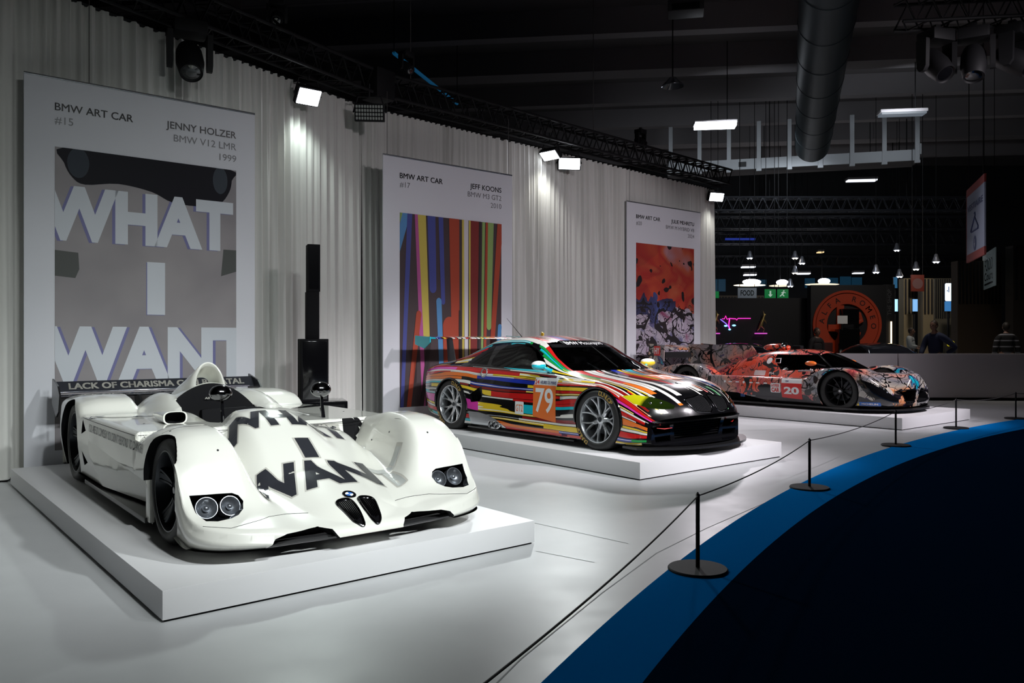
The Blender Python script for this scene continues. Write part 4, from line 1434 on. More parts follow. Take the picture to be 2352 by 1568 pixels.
    for nm, pb, mt in parts:
        o = obj(nm, pb, M[mt], car, smooth=50)
        if nm == 'headlight':
            s = 1 if sum(v.co.y for v in o.data.vertices) > 0 else -1
            for k, (yy, zz) in enumerate(((.84, .47), (.80, .42), (.76, .37))):
                h = bvh.ray_cast(Vector((4, s * yy, zz)), Vector((-1, 0, 0)))
                if h[0]:
                    b = new(); sphere(b, h[0] - Vector((.012, 0, 0)), .022, 12, 8); obj('lamp', b, M['chrome'], o)
    b = new(); box(b, (.3, 0, .22), (1.6, 1.0, .05)); box(b, (-.05, -.1, .55), (.15, .5, .7), bevel=.05); obj('cabin_seat', b, M['black'], car)
    b = new(); tube(b, [(1.15, -.42, .72), (.98, -.38, .86), (.80, -.28, .975)], .02, 8); obj('window_pillar', b, M['gloss_black'], car)
    Rr = lambda x, z: basis((x, -1.3, z), (1, 0, 0), (0, 0, 1))
    def side(name, shape, x, z, mt, off=.003, parent=None): return decal(name, shape, M[mt], car, bvh, Rr(x, z), off, .03, parent=parent)
    pn = side('number_plate', poly_bm([(-.20, -.15), (.20, -.17), (.20, .11), (-.20, .11)]), .69, .345, 'red_print')
    side('number', fit(text_bm('20', 1, .04), .30, .13), .69, .325, 'white', .006, pn)
    hp = side('header_plate', poly_bm([(-.20, -.035), (.20, -.035), (.20, .045), (-.20, .045)]), .69, .49, 'white')
    side('header_lettering', fit(text_bm('24', 1, .02), .06, .03), .60, .49, 'navy_print', .006, hp)
    gp = side('class_plate', poly_bm(rrect(.20, .17, .02)), .37, .36, 'white')
    side('class_lettering', fit(text_bm('HYPER', 1, .02), .16, .055), .37, .40, 'red_print', .006, gp)
    side('class_lettering', fit(text_bm('CAR', 1, .04), .16, .075), .37, .325, 'red_print', .006, gp)
    mp = side('team_plate', poly_bm(rrect(.10, .10, .01)), -.46, .195, 'blue_print')
    side('team_lettering', fit(text_bm('M Motorsport', 1, .03), .30, .045), -.20, .19, 'white', .005, mp)
    for i, x in enumerate((-.72, -.60, -.44, -.30, -.14, .0, .16)):
        side('sponsor_mark', poly_bm(circ(.024, 14) if i in (0, 3) else rrect(.075, .022, .006)), x, .435, 'white', .003)
    wp = side('deck_plate', poly_bm(rrect(.26, .095, .02)), -.25, .60, 'white', .003)
    side('deck_lettering', fit(text_bm('FIA', 1, .03), .12, .045), .02, .60, 'white', .004)
    side('roof_roundel', poly_bm(circ(.058, 24)), -.12, .83, 'white', .003)
    tp = side('tyre_maker_plate', poly_bm(rrect(.34, .062, .01)), 2.05, .165, 'blue_print', .004)
    side('tyre_maker_lettering', fit(text_bm('MICHELIN', 1, .03), .23, .03), 2.07, .165, 'white', .007, tp)
    side('tyre_maker_stripe', poly_bm(rrect(.035, .062, .004)), 1.895, .165, 'yellow_print', .007, tp)
    # side air scoop grille
    b = new(); tube(b, [(.10, -.56, .88), (.10, -.585, .80), (.22, -.60, .80), (.22, -.575, .885)], .009, 6, closed=True); obj('vent_frame', b, M['silver'], car)
    b = new(); tube(b, [(.62, -.66, .66), (.86, -.63, .675)], .02, 10); sphere(b, (.86, -.63, .68), .035, 12, 8); obj('door_handle', b, M['silver'], car)
    # dorsal fin, roof scoop, sensor box
    b = new(); prism(b, [(-.62, .93), (-.80, 1.12), (-2.35, 1.14), (-2.40, .60), (-1.6, .66)], 'Y', -.012, .012); fix(b)
    obj('dorsal_fin', b, paint, car, smooth=None)
    b = new(); sphere(b, (-.22, 0, 1.08), 1, 20, 12, (.30, .12, .08)); obj('roof_scoop', b, paint, car, smooth=60)
    b = new(); sphere(b, (-.05, 0, 1.11), 1, 14, 10, (.07, .13, .07)); obj('scoop_mouth', b, M['chrome'], car)
    b = new(); box(b, (.20, .05, 1.085), (.16, .12, .07), bevel=.01); obj('roof_camera', b, M['black'], car)
    # wing
    b = new(); pts = []
    for i in range(20):
        a = 2 * PI * i / 20; u = .5 - .5 * math.cos(a)
        pts.append((-2.30 - .36 * u, 1.02 + .10 * u + .025 * math.sin(a) * (1 - u) ** .5))
    prism(b, pts, 'Y', -.88, .88); fix(b); wg = obj('rear_wing', b, paint, car, smooth=40)
    b = new(); prism(b, [(-2.26, .86), (-2.42, .84), (-2.44, .98), (-2.28, .97)], 'Y', -.88, .88); fix(b); obj('wing_flap', b, M['carbon'], wg, smooth=None)
    for s in (-1, 1):
        b = new(); prism(b, [(-2.28, 1.12), (-2.70, 1.15), (-2.70, .70), (-2.60, .60), (-2.38, .58), (-2.30, .70)], 'Y', s * .90 - .012, s * .90 + .012); fix(b)
        ep = obj('wing_endplate', b, paint, wg, smooth=None)
        if s < 0:
            b = poly_bm(rrect(.17, .20, .01)); o = obj('class_panel', b, M['red_print'], ep, smooth=None); o.matrix_local = basis((-2.47, -.915, 1.0), (1, 0, 0), (0, 0, 1))
            b = fit(text_bm('HY', 1, .03), .13, .13); o2 = obj('class_lettering', b, M['white'], ep, smooth=None); o2.matrix_local = basis((-2.47, -.918, 1.0), (1, 0, 0), (0, 0, 1))
    # floor, splitter, kidney rims
    b = new(); n = 30
    out = [(2.52 - .62 * (abs(-1.0 + 2.0 * i / n)) ** 3.0, -1.0 + 2.0 * i / n) for i in range(n + 1)]
    prism(b, [(-2.45, -.97)] + [(x, y) for x, y in out] + [(-2.45, .97)], 'Z', .05, .08); fix(b); obj('floor_plate', b, M['carbon'], car, smooth=None)
    for s in (-1, 1):
        pl = [(s * .045, .20), (s * .06, .36), (s * .12, .40), (s * .36, .385), (s * .44, .33), (s * .42, .22), (s * .34, .185), (s * .08, .18)]
        P = surf_path(bvh, [(4, p[0] * 1.03, .29 + (p[1] - .29) * 1.06) for p in pl + pl[:1]], (-1, 0, 0), .004, .05)
        P = [p for p in P if p.x > 2.1]
        if len(P) > 5:
            b = new(); tube(b, P, .012, 8, closed=True); kr = obj('kidney_rim', b, M['gloss_black'], car)
            b = new(); box(b, (2.20, s * .24, .30), (.01, .30, .05)); obj('kidney_light', b, M['red_print'], kr, smooth=None)
        b = new(); sphere(b, (0, 0, 0), 1, 16, 10, (.11, .06, .045)); mi = obj('mirror', b, M['orange_print'], car, (.90, s * .72, .81), smooth=60)
        b = new(); tube(b, [(.98, s * .68, .80), (1.10, s * .58, .76)], .015, 8); obj('mirror_arm', b, M['black'], car)
    b = new(); tube(b, [(.1, .1, 1.05), (-.02, .1, 1.18)], .004, 6); obj('antenna', b, M['black'], car)
    # roof stripe of headrest window frames
    for x, s, R, w in ((FX, -1, .355, .30), (FX, 1, .355, .30), (RX, -1, .355, .33), (RX, 1, .355, .33)):
        make_wheel(car, (x, s * (.97 - w / 2), R), R, w, .255, 'ten', M['wheel_black'], M['silver'], flip=(s > 0))
    car.scale = (.976,) * 3
    return car
# ------------------------------------------------------------------ the exhibition stand
Fv = Vector((.635, -.772, 0)).normalized()     # the way every plinth faces
Wv = Vector((-Fv.y, Fv.x, 0))                  # along a plinth's front, to the right in the picture
RZW = math.atan2(Wv.y, Wv.x)

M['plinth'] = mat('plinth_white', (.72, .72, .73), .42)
M['banner'] = mat('banner_cloth', (.60, .61, .65), .75, bump=(90, .05))
M['blue_carpet'] = mat('blue_carpet', (.003, .18, .55), .9, bump=(220, .5), spec=.0)
M['navy_carpet'] = mat('navy_carpet', (.002, .010, .028), .95, bump=(220, .5), spec=.0)
M['truss'] = mat('truss_black', (.006, .006, .007), .6, spec=.25)
M['seam'] = mat('floor_seam', (.22, .23, .23), .6)
M['led'] = mat('led_face', (.9, .9, .9), .4, emit='#f2f6ff', es=14.0)
M['lens_off'] = mat('led_lens_off', (.30, .32, .30), .25)
M['rope'] = mat('cord_grey', (.05, .045, .045), .7)


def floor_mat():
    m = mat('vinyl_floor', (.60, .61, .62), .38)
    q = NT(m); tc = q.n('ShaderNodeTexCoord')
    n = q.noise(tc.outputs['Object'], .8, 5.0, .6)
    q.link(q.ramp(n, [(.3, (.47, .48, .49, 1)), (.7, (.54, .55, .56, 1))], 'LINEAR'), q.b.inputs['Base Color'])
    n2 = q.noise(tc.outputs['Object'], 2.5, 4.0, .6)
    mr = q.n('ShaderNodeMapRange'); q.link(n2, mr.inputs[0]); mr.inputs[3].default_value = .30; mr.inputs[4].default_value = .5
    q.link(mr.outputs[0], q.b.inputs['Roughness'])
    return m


def setting():
    b = new(); box(b, (9, 20, -.06), (46, 56, .12))
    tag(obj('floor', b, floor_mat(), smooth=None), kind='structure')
    # floor seams, laid flush
    seams = [[(.0 - 0.35, 2.6), (0.04, 3.55), (.50, 4.47), (.95, 5.3), (1.45, 6.0), (2.35, 7.15), (3.5, 8.7)],
             [(.16, 5.35), (.52, 5.08)], [(.14, 6.2), (.80, 5.55)], [(2.4, 12.0), (7.6, 13.6)]]
    for i, s in enumerate(seams):
        b = new()
        for a, c in zip(s, s[1:]):
            a, c = Vector((a[0], a[1], .0012)), Vector((c[0], c[1], .0012))
            d = (c - a).normalized(); n = Vector((-d.y, d.x, 0)) * .0035
            b.faces.new([b.verts.new(p) for p in (a - n, c - n, c + n, a + n)])
        fix(b)
        for f in b.faces:
            if f.normal.z < 0: f.normal_flip()
        tag(obj('trim_%d' % (i + 1), b, M['seam'], smooth=None), kind='structure')
    # carpets: one curved blue border, one dark field
    def arc(c, r, a): return (c[0] + r * math.cos(a), c[1] + r * math.sin(a))
    CO, RO, CI, RI = (26.978, -9.540), 29.765, (25.546, -9.195), 27.955
    A = [math.radians(a) for a in np.linspace(172, 88, 180)]
    b = new(); rows = []
    for a in A:
        o, i = arc(CO, RO, a), arc(CI, RI, a)
        rows.append([b.verts.new((o[0], o[1], 0)), b.verts.new((o[0], o[1], .008)), b.verts.new((i[0], i[1], .008)), b.verts.new((i[0], i[1], 0))])
    for p, q in zip(rows, rows[1:]):
        for k in range(4): b.faces.new((p[k], q[k], q[(k + 1) % 4], p[(k + 1) % 4]))
    b.faces.new(rows[0]); b.faces.new(rows[-1][::-1])
    fix(b)
    tag(obj('carpet_border', b, M['blue_carpet'], smooth=None), 'bright blue carpet border curving past the rope stands', 'carpet')
    b = new(); rows = []
    for a in A:
        o, i = arc(CI, RI, a), arc(CI, 13.0, a)
        rows.append([b.verts.new((o[0], o[1], 0)), b.verts.new((o[0], o[1], .008)), b.verts.new((i[0], i[1], .008)), b.verts.new((i[0], i[1], 0))])
    for p, q in zip(rows, rows[1:]):
        for k in range(4): b.faces.new((p[k], q[k], q[(k + 1) % 4], p[(k + 1) % 4]))
    b.faces.new(rows[0]); b.faces.new(rows[-1][::-1])
    fix(b)
    tag(obj('carpet', b, M['navy_carpet'], smooth=None), 'dark navy carpet covering the visitors side, right of the blue border', 'carpet')
    # plinths
    for (cx, cy, w, L, h, lab) in ((-1.7336, 3.994, 2.446, 4.88, .16, 'low white plinth under the open white racing car'),
                                   (1.273, 8.012, 2.515, 5.02, .18, 'low white plinth under the striped coupe'),
                                   (6.006, 12.40, 2.55, 5.45, .19, 'low white plinth under the ink painted prototype')):
        c = Vector((cx, cy, 0)) + Wv * (w / 2) - Fv * (L / 2)
        b = new(); box(b, (0, 0, h / 2 + .006), (w, L, h - .012), bevel=.004)
        t = new(); box(t, (0, 0, .003), (w - .03, L - .03, .006))
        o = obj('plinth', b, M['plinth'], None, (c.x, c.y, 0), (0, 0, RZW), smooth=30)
        tag(o, lab, 'plinth', 'car plinths')
        obj('plinth_foot', t, M['black'], o, smooth=None)
    curtains(); trusses(); banners(); speakers(); barrier(); partition()


# ------------------------------------------------------------------ curtains
SEG_A = (Vector((-6.55, 5.40)), Vector((-2.32, 12.40)))
SEG_B = (Vector((-2.32, 12.40)), Vector((4.88, 19.42)))


def curtain(a, b_, z0, z1, seed, label):
    rnd = random.Random(seed)
    d = b_ - a; L = d.length; d.normalize(); nrm = Vector((d.y, -d.x))
    n = int(L / .012); nz = 16
    ph = np.zeros(n); s = np.linspace(0, L, n)
    freq = np.interp(s, np.linspace(0, L, int(L * 2.2)), [rnd.uniform(26, 62) for _ in range(int(L * 2.2))])
    amp = np.interp(s, np.linspace(0, L, int(L * 3)), [rnd.uniform(.018, .065) for _ in range(int(L * 3))])
    ph = np.cumsum(freq) * (L / n)
    slow = np.interp(s, np.linspace(0, L, int(L * 1.2)), [rnd.uniform(-.05, .05) for _ in range(int(L * 1.2))])
    drift = np.interp(s, np.linspace(0, L, int(L * 1.5)), [rnd.uniform(-1.2, 1.2) for _ in range(int(L * 1.5))])
    bm = new(); G = []
    for k in range(nz):
        t = k / (nz - 1); z = z0 + (z1 - z0) * t
        w = np.sin(ph + drift * (1 - t) * 1.5)
        w = np.sign(w) * np.abs(w) ** .8
        o = w * amp * (.55 + .45 * (1 - t)) + slow * (1 - t) + .25 * amp * np.sin(2.3 * ph + 1 + 2 * t)
        G.append([bm.verts.new((a.x + d.x * s[i] + nrm.x * o[i], a.y + d.y * s[i] + nrm.y * o[i], z)) for i in range(n)])
    for k in range(nz - 1):
        for i in range(n - 1): bm.faces.new((G[k][i], G[k][i + 1], G[k + 1][i + 1], G[k + 1][i]))
    bm.normal_update()
    o = obj('curtain', bm, M['curtain'], smooth=60)
    tag(o, label, 'curtain', 'stage curtains')
    h = new()
    P = [(a.x + d.x * x - nrm.x * .02, a.y + d.y * x - nrm.y * .02) for x in (0, L)]
    tube(h, [(P[0][0], P[0][1], z1 + .01), (P[1][0], P[1][1], z1 + .01)], .025, 8)
    obj('curtain_rail', h, M['truss'], o)
    h = new()
    tube(h, [(P[0][0], P[0][1], .02), (P[1][0], P[1][1], .02)], .016, 8)
    obj('hem_weight', h, M['black'], o)
    return o


def curtains():
    M['curtain'] = mat('curtain_cloth', (.56, .56, .53), .85, sheen=.2)
    curtain(SEG_A[0], SEG_A[1], .02, 5.0, 3, 'pale grey pleated curtain behind the open white racing car')
    curtain(SEG_B[0], SEG_B[1], .02, 5.0, 5, 'pale grey pleated curtain behind the striped coupe, running to the back')


# ------------------------------------------------------------------ lighting trusses
def truss(a, b_, size, label, name='lighting_truss', mt=None, zb=True):
    a, b_ = Vector(a), Vector(b_)
    mt = mt or M['truss']
    d = (b_ - a); L = d.length; d.normalize()
    u = Vector((-d.y, d.x, 0)).normalized(); v = Vector((0, 0, 1)); h = size / 2
    root = empty(name, a, 0, label, 'truss')
    C = [u * sx * h + v * sz * h for sx, sz in ((-1, -1), (1, -1), (1, 1), (-1, 1))]
    r = size * .075
    for c in C:
        b = new(); tube(b, [c, c + d * L], r, 8); obj('chord', b, mt, root)
    b = new(); n = max(2, int(L / (size * .9)))
    for k in range(n):
        p, q = d * (L * k / n), d * (L * (k + 1) / n)
        for i in range(4):
            c0, c1 = C[i], C[(i + 1) % 4]
            tube(b, [p + c0, (p + q) / 2 + c1, q + c0], r * .55, 5)
    obj('lattice', b, mt, root)
    return root


def fixture(name, loc, target, w, h, dep, label, group=None, lit=True, cells=True, up=.42):
    """flood lamp: housing with its face turned to the target, hung on a yoke"""
    loc, target = Vector(loc), Vector(target)
    root = empty(name, loc, 0, label, 'stage light', group)
    q = (target - loc).to_track_quat('Z', 'Y').to_matrix().to_4x4()
    b = new(); box(b, (0, 0, -dep / 2 - .004), (w, h, dep), bevel=.012, rot=Matrix.Identity(4))
    for v in b.verts: v.co = q @ v.co
    obj('housing', b, M['truss'], root)
    b = new()
    f = poly_bm(rrect(w * .92, h * .86, .01))
    for v in f.verts: v.co = q @ (v.co + Vector((0, 0, .002)))
    face = obj('lamp_face', f, M['led'] if lit else M['black'], root, smooth=None)
    if cells and not lit:
        nx, ny = 10, 4
        for i in range(nx):
            for j in range(ny):
                f = poly_bm(rrect(w * .92 / nx * .72, h * .86 / ny * .72, .006, 2, (i + .5 - nx / 2) * w * .92 / nx, (j + .5 - ny / 2) * h * .86 / ny))
                for v in f.verts: v.co = q @ (v.co + Vector((0, 0, .004)))
                obj('lens', f, M['lens_off'], face, smooth=None)
    b = new()
    side = q @ Vector((w / 2 + .02, 0, -dep / 2))
    s2 = q @ Vector((-w / 2 - .02, 0, -dep / 2))
    top = Vector((0, 0, up * .55))
    tube(b, [s2, s2 * .7 + top, side * .7 + top, side], .012, 6)
    tube(b, [top, Vector((0, 0, up))], .014, 6)
    obj('yoke', b, M['truss'], root)
    return root


def moving_head(loc, size, yaw, tilt, label, group=None):
    root = empty('moving_head_light', loc, yaw, label, 'stage light', group)
    s = size
    b = new(); box(b, (0, 0, .42 * s), (.42 * s, .36 * s, .18 * s), bevel=.03 * s); box(b, (0, 0, .54 * s), (.10 * s, .10 * s, .12 * s), bevel=.01 * s)
    obj('base', b, M['truss'], root)
    for k in (-1, 1):
        b = new(); prism(b, [(-.10 * s, .36 * s), (.10 * s, .36 * s), (.09 * s, -.05 * s), (.04 * s, -.12 * s), (-.04 * s, -.12 * s), (-.09 * s, -.05 * s)], 'X', k * .25 * s - .035 * s, k * .25 * s + .035 * s)
        fix(b); obj('yoke_arm', b, M['truss'], root)
    b = new()
    revolve(b, [(0, -.26 * s), (.14 * s, -.25 * s), (.17 * s, -.15 * s), (.18 * s, .05 * s), (.15 * s, .26 * s), (.145 * s, .27 * s), (.13 * s, .25 * s), (0, .24 * s)], n=28, axis='Z')
    fix(b)
    R = Matrix.Rotation(tilt, 4, 'X')
    for v in b.verts: v.co = R @ v.co
    hd = obj('head', b, M['truss'], root)
    b = new(); revolve(b, [(0, .262 * s), (.07 * s, .258 * s), (.128 * s, .245 * s)], n=24, axis='Z')
    for v in b.verts: v.co = R @ v.co
    obj('lens', b, M['gloss_black'], hd)
    return root


def trusses():
    off = .30
    for (a, b_, lab) in ((SEG_A[0], SEG_A[1], 'black box truss above the curtain behind the white racing car'), (SEG_B[0], SEG_B[1], 'black box truss above the curtain behind the striped coupe')):
        d = (b_ - a).normalized(); n = Vector((d.y, -d.x)) * off
        e = b_ + d * (.0 if lab.endswith('coupe') else -.28); s = a + d * (.28 if lab.endswith('coupe') else 0)
        t = truss((s.x + n.x, s.y + n.y, 5.24), (e.x + n.x, e.y + n.y, 5.24), .34, lab)
    c = Vector((-2.32 + .29, 12.40 - .19, 5.24))
    b = new(); box(b, c, (.36, .36, .44), rz=.9, bevel=.01)
    o = obj('truss_corner_block', b, M['truss'], smooth=30); tag(o, 'black corner block joining the two curtain trusses', 'truss')
    G = 'floodlights under the curtain truss'
    fixture('floodlight', (-2.80, 11.10, 4.74), (-1.2, 9.0, 2.6), .34, .26, .10, 'lit square floodlight on the truss left of the striped banner', G)
    fixture('floodlight', (.70, 15.00, 4.82), (-.6, 13.6, 2.6), .40, .22, .10, 'lit floodlight turned aside, left one of the pair right of the striped banner', G)
    fixture('floodlight', (1.10, 15.42, 4.76), (1.6, 10.0, 3.1), .44, .24, .10, 'lit floodlight facing the hall, right one of the pair right of the striped banner', G)
    fixture('floodlight', (4.84, 19.05, 4.76), (7.0, 13.0, 2.2), .40, .22, .10, 'lit floodlight at the far end of the curtain truss', G)
    fixture('floodlight', (-2.10, 11.85, 4.74), (-1.7, 6.0, 3.6), .44, .26, .10, 'switched off floodlight with square lenses near the truss corner', None, lit=False)
    G2 = 'dark spotlights of the curtain truss'
    moving_head((-3.72, 9.30, 4.62), .86, .5, 2.5, 'big black moving head light hanging over the first banner')
    d = (SEG_A[1] - SEG_A[0]).normalized()
    moving_head((-3.05, 10.45, 5.57), .46, .2, 2.2, 'small black spotlight on top of the truss near the first banner')
    moving_head((-1.62, 12.35, 5.57), .46, .9, 2.2, 'small black spotlight on top of the truss just past its corner')
    moving_head((2.72, 17.05, 5.58), .50, .8, 2.2, 'small black spotlight on top of the far half of the truss')
    # suspension wires
    for i, (x, y) in enumerate(((-3.35, 9.95), (-1.60, 12.70), (1.60, 15.85))):
        b = new(); tube(b, [(x, y, 5.38), (x, y, 10.9)], .008, 6)
        tag(obj('suspension_wire', b, M['rope'], smooth=None), ['thin wire holding up the truss over the first banner', 'thin wire holding up the truss at the striped banner', 'thin wire holding up the truss at its far half'][i], 'wire')
    # front lighting rig, hanging over the visitors
    t = truss((5.9, 12.3, 6.38), (10.4, 11.7, 6.38), .40, 'black lighting truss hanging over the visitors at upper right')
    for i, (px, py, Y, s, yw, ti, lab) in enumerate(((2150, 150, 12.25, 1.0, .3, 2.4, 'black moving head light, leftmost of three on the visitors side truss'),
                                                     (2236, 165, 12.15, 1.0, -.5, 2.7, 'black moving head light, middle of three on the visitors side truss'),
                                                     (2326, 160, 12.05, 1.0, .7, 2.2, 'black moving head light, rightmost of three on the visitors side truss'))):
        x, y, z = (px - 1176) * Y / 1850, Y, 5.57
        moving_head((x, y, z), s, yw, ti, lab)


# ------------------------------------------------------------------ banners
def banner(left, w, z0, z1, head, num, artist, model, year, label, wires, ink=None):
    o = Vector((left[0], left[1], 0))
    root = empty('banner', (o.x, o.y, 0), RZW, label, 'banner', 'tall hanging banners')
    H = z1 - z0
    b = new(); box(b, (w / 2, .012, z0 + H / 2), (w, .024, H), bevel=.003)
    obj('cloth', b, M['banner'], root, smooth=30)
    b = new(); tube(b, [(0, .012, z1 + .012), (w, .012, z1 + .012)], .016, 8); obj('top_rail', b, M['silver'], root)
    for x in wires:
        b = new(); tube(b, [(w * x, .012, z1), (w * x, .012, 5.1)], .004, 6); obj('hanging_wire', b, M['rope'], root)
    tk = text_bm(head, 1.0, .012); kk = bounds(tk); k0 = w * .315 / (kk[1] - kk[0]); tk.free()
    def txt(name, s, x, z, h, mt, right=False, bold=0):
        t = text_bm(s, 1.0, bold)
        x0, x1, y0, y1 = bounds(t); k = k0 * h
        for v in t.verts:
            v.co.x = (v.co.x - (x1 if right else x0)) * k; v.co.y = v.co.y * k
        p = obj(name, t, M[mt], root, smooth=None)
        p.matrix_local = basis((w * x, -.004, z1 - H * z), (1, 0, 0), (0, 0, 1))
    hh = 1.0
    # rows measured from the top edge of the cloth
    txt('title_line', head, .115, .078, hh, 'black_print', bold=.012)
    txt('number_line', num, .115, .112, hh, 'grey_print')
    txt('artist_line', artist, .905, .078, hh, 'black_print', True, .012)
    txt('model_line', model, .905, .112, hh, 'grey_print', True)
    txt('year_line', year, .905, .146, hh, 'grey_print', True)
    return root, H


def flat(root, name, pts, mt, d, u0, v0, label=None):
    b = poly_bm([(p[0], p[1]) for p in pts])
    o = obj(name, b, mt, root, smooth=None)
    o.matrix_local = basis((u0, -d, v0), (1, 0, 0), (0, 0, 1))
    return o


def clip_poly(pts, w, h):
    def cl(P, f, g):
        out = []
        for i in range(len(P)):
            a, c = P[i], P[(i + 1) % len(P)]
            fa, fc = f(a), f(c)
            if fa >= 0: out.append(a)
            if (fa >= 0) != (fc >= 0):
                t = fa / (fa - fc); out.append((a[0] + (c[0] - a[0]) * t, a[1] + (c[1] - a[1]) * t))
        return out
    for f in (lambda p: p[0], lambda p: w - p[0], lambda p: p[1], lambda p: h - p[1]):
        pts = cl(pts, f, None)
        if len(pts) < 3: return []
    return pts


def clip_bm(bm, x0, x1, y0, y1):
    for co, no in (((x0, 0, 0), (-1, 0, 0)), ((x1, 0, 0), (1, 0, 0)), ((0, y0, 0), (0, -1, 0)), ((0, y1, 0), (0, 1, 0))):
        bmesh.ops.bisect_plane(bm, geom=bm.verts[:] + bm.edges[:] + bm.faces[:], dist=1e-6, plane_co=co, plane_no=no, clear_outer=True)
    return bm


def banners():
    # --- banner one: big words on grey
    r, H = banner((-4.80, 7.92), 2.33, .03, 4.02, 'BMW ART CAR', '#15', 'JENNY HOLZER', 'BMW V12 LMR', '1999',
                  'tall grey banner reading WHAT I WANT behind the open white racing car', (.25,))
    w = 2.33
    pw, ph_ = w * .79, H * .765
    u0, v0 = w * .115, .03 + H * .065
    gp = mat('picture_grey', (.26, .24, .25), .6)
    q = NT(gp); tc = q.n('ShaderNodeTexCoord'); x, y, z = q.sep(tc.outputs['Object'])
    n = q.noise(tc.outputs['Object'], 1.3, 2.0, .5, .3)
    q.link(q.ramp(n, [(.3, (.20, .185, .195, 1)), (.7, (.27, .25, .255, 1))], 'LINEAR'), q.b.inputs['Base Color'])
    pic = flat(r, 'picture', [(0, 0), (pw, 0), (pw, ph_), (0, ph_)], gp, .003, u0, v0)
    lt = mat('picture_letter', (.50, .53, .57), .6); lv = mat('picture_violet', (.13, .13, .28), .6); dk = mat('picture_dark', (.008, .008, .012), .5, spec=.1); sh = mat('picture_shade', (.05, .055, .05), .6)
    def word(s, cx, cz, ww, hh, dx):
        for k, (m_, d, ox, oz) in enumerate(((lv, .0042, dx * .03, -.006), (lt, .005, 0, 0))):
            t = fit(text_bm(s, 1, .05), ww, hh)
            for v in t.verts: v.co.x += cx + ox; v.co.y += cz + oz
            clip_bm(t, 0, pw, 0, ph_)
            p = obj('picture_word' if k else 'word_shadow', t, m_, r, smooth=None)
            p.matrix_local = basis((u0, -d, v0), (1, 0, 0), (0, 0, 1))
    word('WHAT', pw * .45, ph_ * .785, pw * 1.06, ph_ * .185, -1)
    word('I', pw * .525, ph_ * .545, pw * .10, ph_ * .185, -.3)
    word('WANT', pw * .515, ph_ * .31, pw * 1.16, ph_ * .20, 1)
    blob = smooth_loop([(.04, 1.0), (.045, .95), (.085, .905), (.15, .885), (.32, .90), (.5, .885), (.62, .855), (.8, .852), (.90, .87), (.955, .915), (.972, .96), (.965, 1.0), (.5, 1.0)], 4)
    flat(r, 'picture_block', clip_poly([(p[0] * pw, p[1] * ph_) for p in blob], pw, ph_), dk, .0046, u0, v0)
    pv = mat('picture_pane', (.05, .058, .07), .8, spec=.1)
    for cx, wx in ((.115, .055), (.90, .045)):
        flat(r, 'picture_pane', clip_poly([((cx + wx * math.cos(a)) * pw, (.955 + .05 * math.sin(a)) * ph_) for a in np.linspace(0, 2 * PI, 25)[:-1]], pw, ph_), pv, .0049, u0, v0)
    flat(r, 'picture_block', [(p[0] * pw, p[1] * ph_) for p in ((0, .66), (.115, .655), (.12, .60), (.10, .57), (0, .575))], sh, .0036, u0, v0)
    flat(r, 'picture_block', [(p[0] * pw, p[1] * ph_) for p in ((.92, .70), (1, .70), (1, .62), (.905, .60))], sh, .0036, u0, v0)
    # --- banner two: plain fan of coloured bars
    r, H = banner((-1.912, 11.95), 2.48, .20, 4.14, 'BMW ART CAR', '#17', 'JEFF KOONS', 'BMW M3 GT2', '2010',
                  'tall banner with a fan of coloured stripes behind the striped coupe', (.03, .97))
    w = 2.48; pw, ph_ = w * .79, H * .745; u0, v0 = w * .115, .20 + H * .045
    base = mat('stripe_ground', (.045, .028, .032), .6)
    flat(r, 'picture', [(0, 0), (pw, 0), (pw, ph_), (0, ph_)], base, .003, u0, v0)
    cm = {k: mat('stripe_' + k, v, .6) for k, v in dict(rust='#9c3b22', maroon='#74221e', blue='#3d4488', sky='#4b80b0', pink='#a54a86', yellow='#b9a84a', cream='#c3bfc4', green='#7f9a58', dark='#241a1c').items()}
    bars = [(.03, -.62, .10, 'rust'), (.00, -.50, .05, 'yellow'), (-.02, -.78, .08, 'maroon'), (.02, -.72, .035, 'green'), (.06, -.40, .07, 'sky'), (.09, .02, .045, 'blue'), (.16, .22, .05, 'pink'), (.20, .27, .075, 'yellow', .35),
            (.29, .33, .075, 'blue', .62), (.38, .43, .045, 'blue', .55), (.33, .40, .06, 'sky', .0, .55), (.51, .53, .10, 'rust'), (.60, .60, .025, 'yellow'), (.63, .632, .045, 'cream'), (.672, .672, .03, 'yellow'),
            (.72, .70, .09, 'maroon'), (.81, .785, .03, 'green'), (.85, .81, .035, 'rust'), (.885, .85, .06, 'green', .42), (.985, .86, .06, 'rust'), (1.05, .93, .05, 'sky', .0, .42), (.27, .08, .06, 'rust', .0, .48), (.45, .47, .16, 'rust', .0, .42), (.40, .20, .05, 'dark', .0, .35), (.57, .56, .025, 'dark', 0, .5), (.77, .75, .02, 'dark', 0, 1)]
    for k, bb in enumerate(bars):
        xt, xb, ww, c = bb[:4]; stop = bb[4] if len(bb) > 4 else -.02; start = bb[5] if len(bb) > 5 else 1.02
        def X(t): return xb + (xt - xb) * t
        def W_(t): return ww * (.65 + .35 * t)
        pts = [((X(start) - W_(start) / 2) * pw, start * ph_), ((X(stop) - W_(stop) / 2) * pw, stop * ph_), ((X(stop) + W_(stop) / 2) * pw, stop * ph_), ((X(start) + W_(start) / 2) * pw, start * ph_)]
        if 0 < stop:
            rr = W_(stop) / 2 * pw; cx = X(stop) * pw
            pts[2:2] = [(cx - rr * math.cos(a), stop * ph_ - rr * 1.2 * math.sin(a)) for a in np.linspace(.2, PI - .2, 8)]
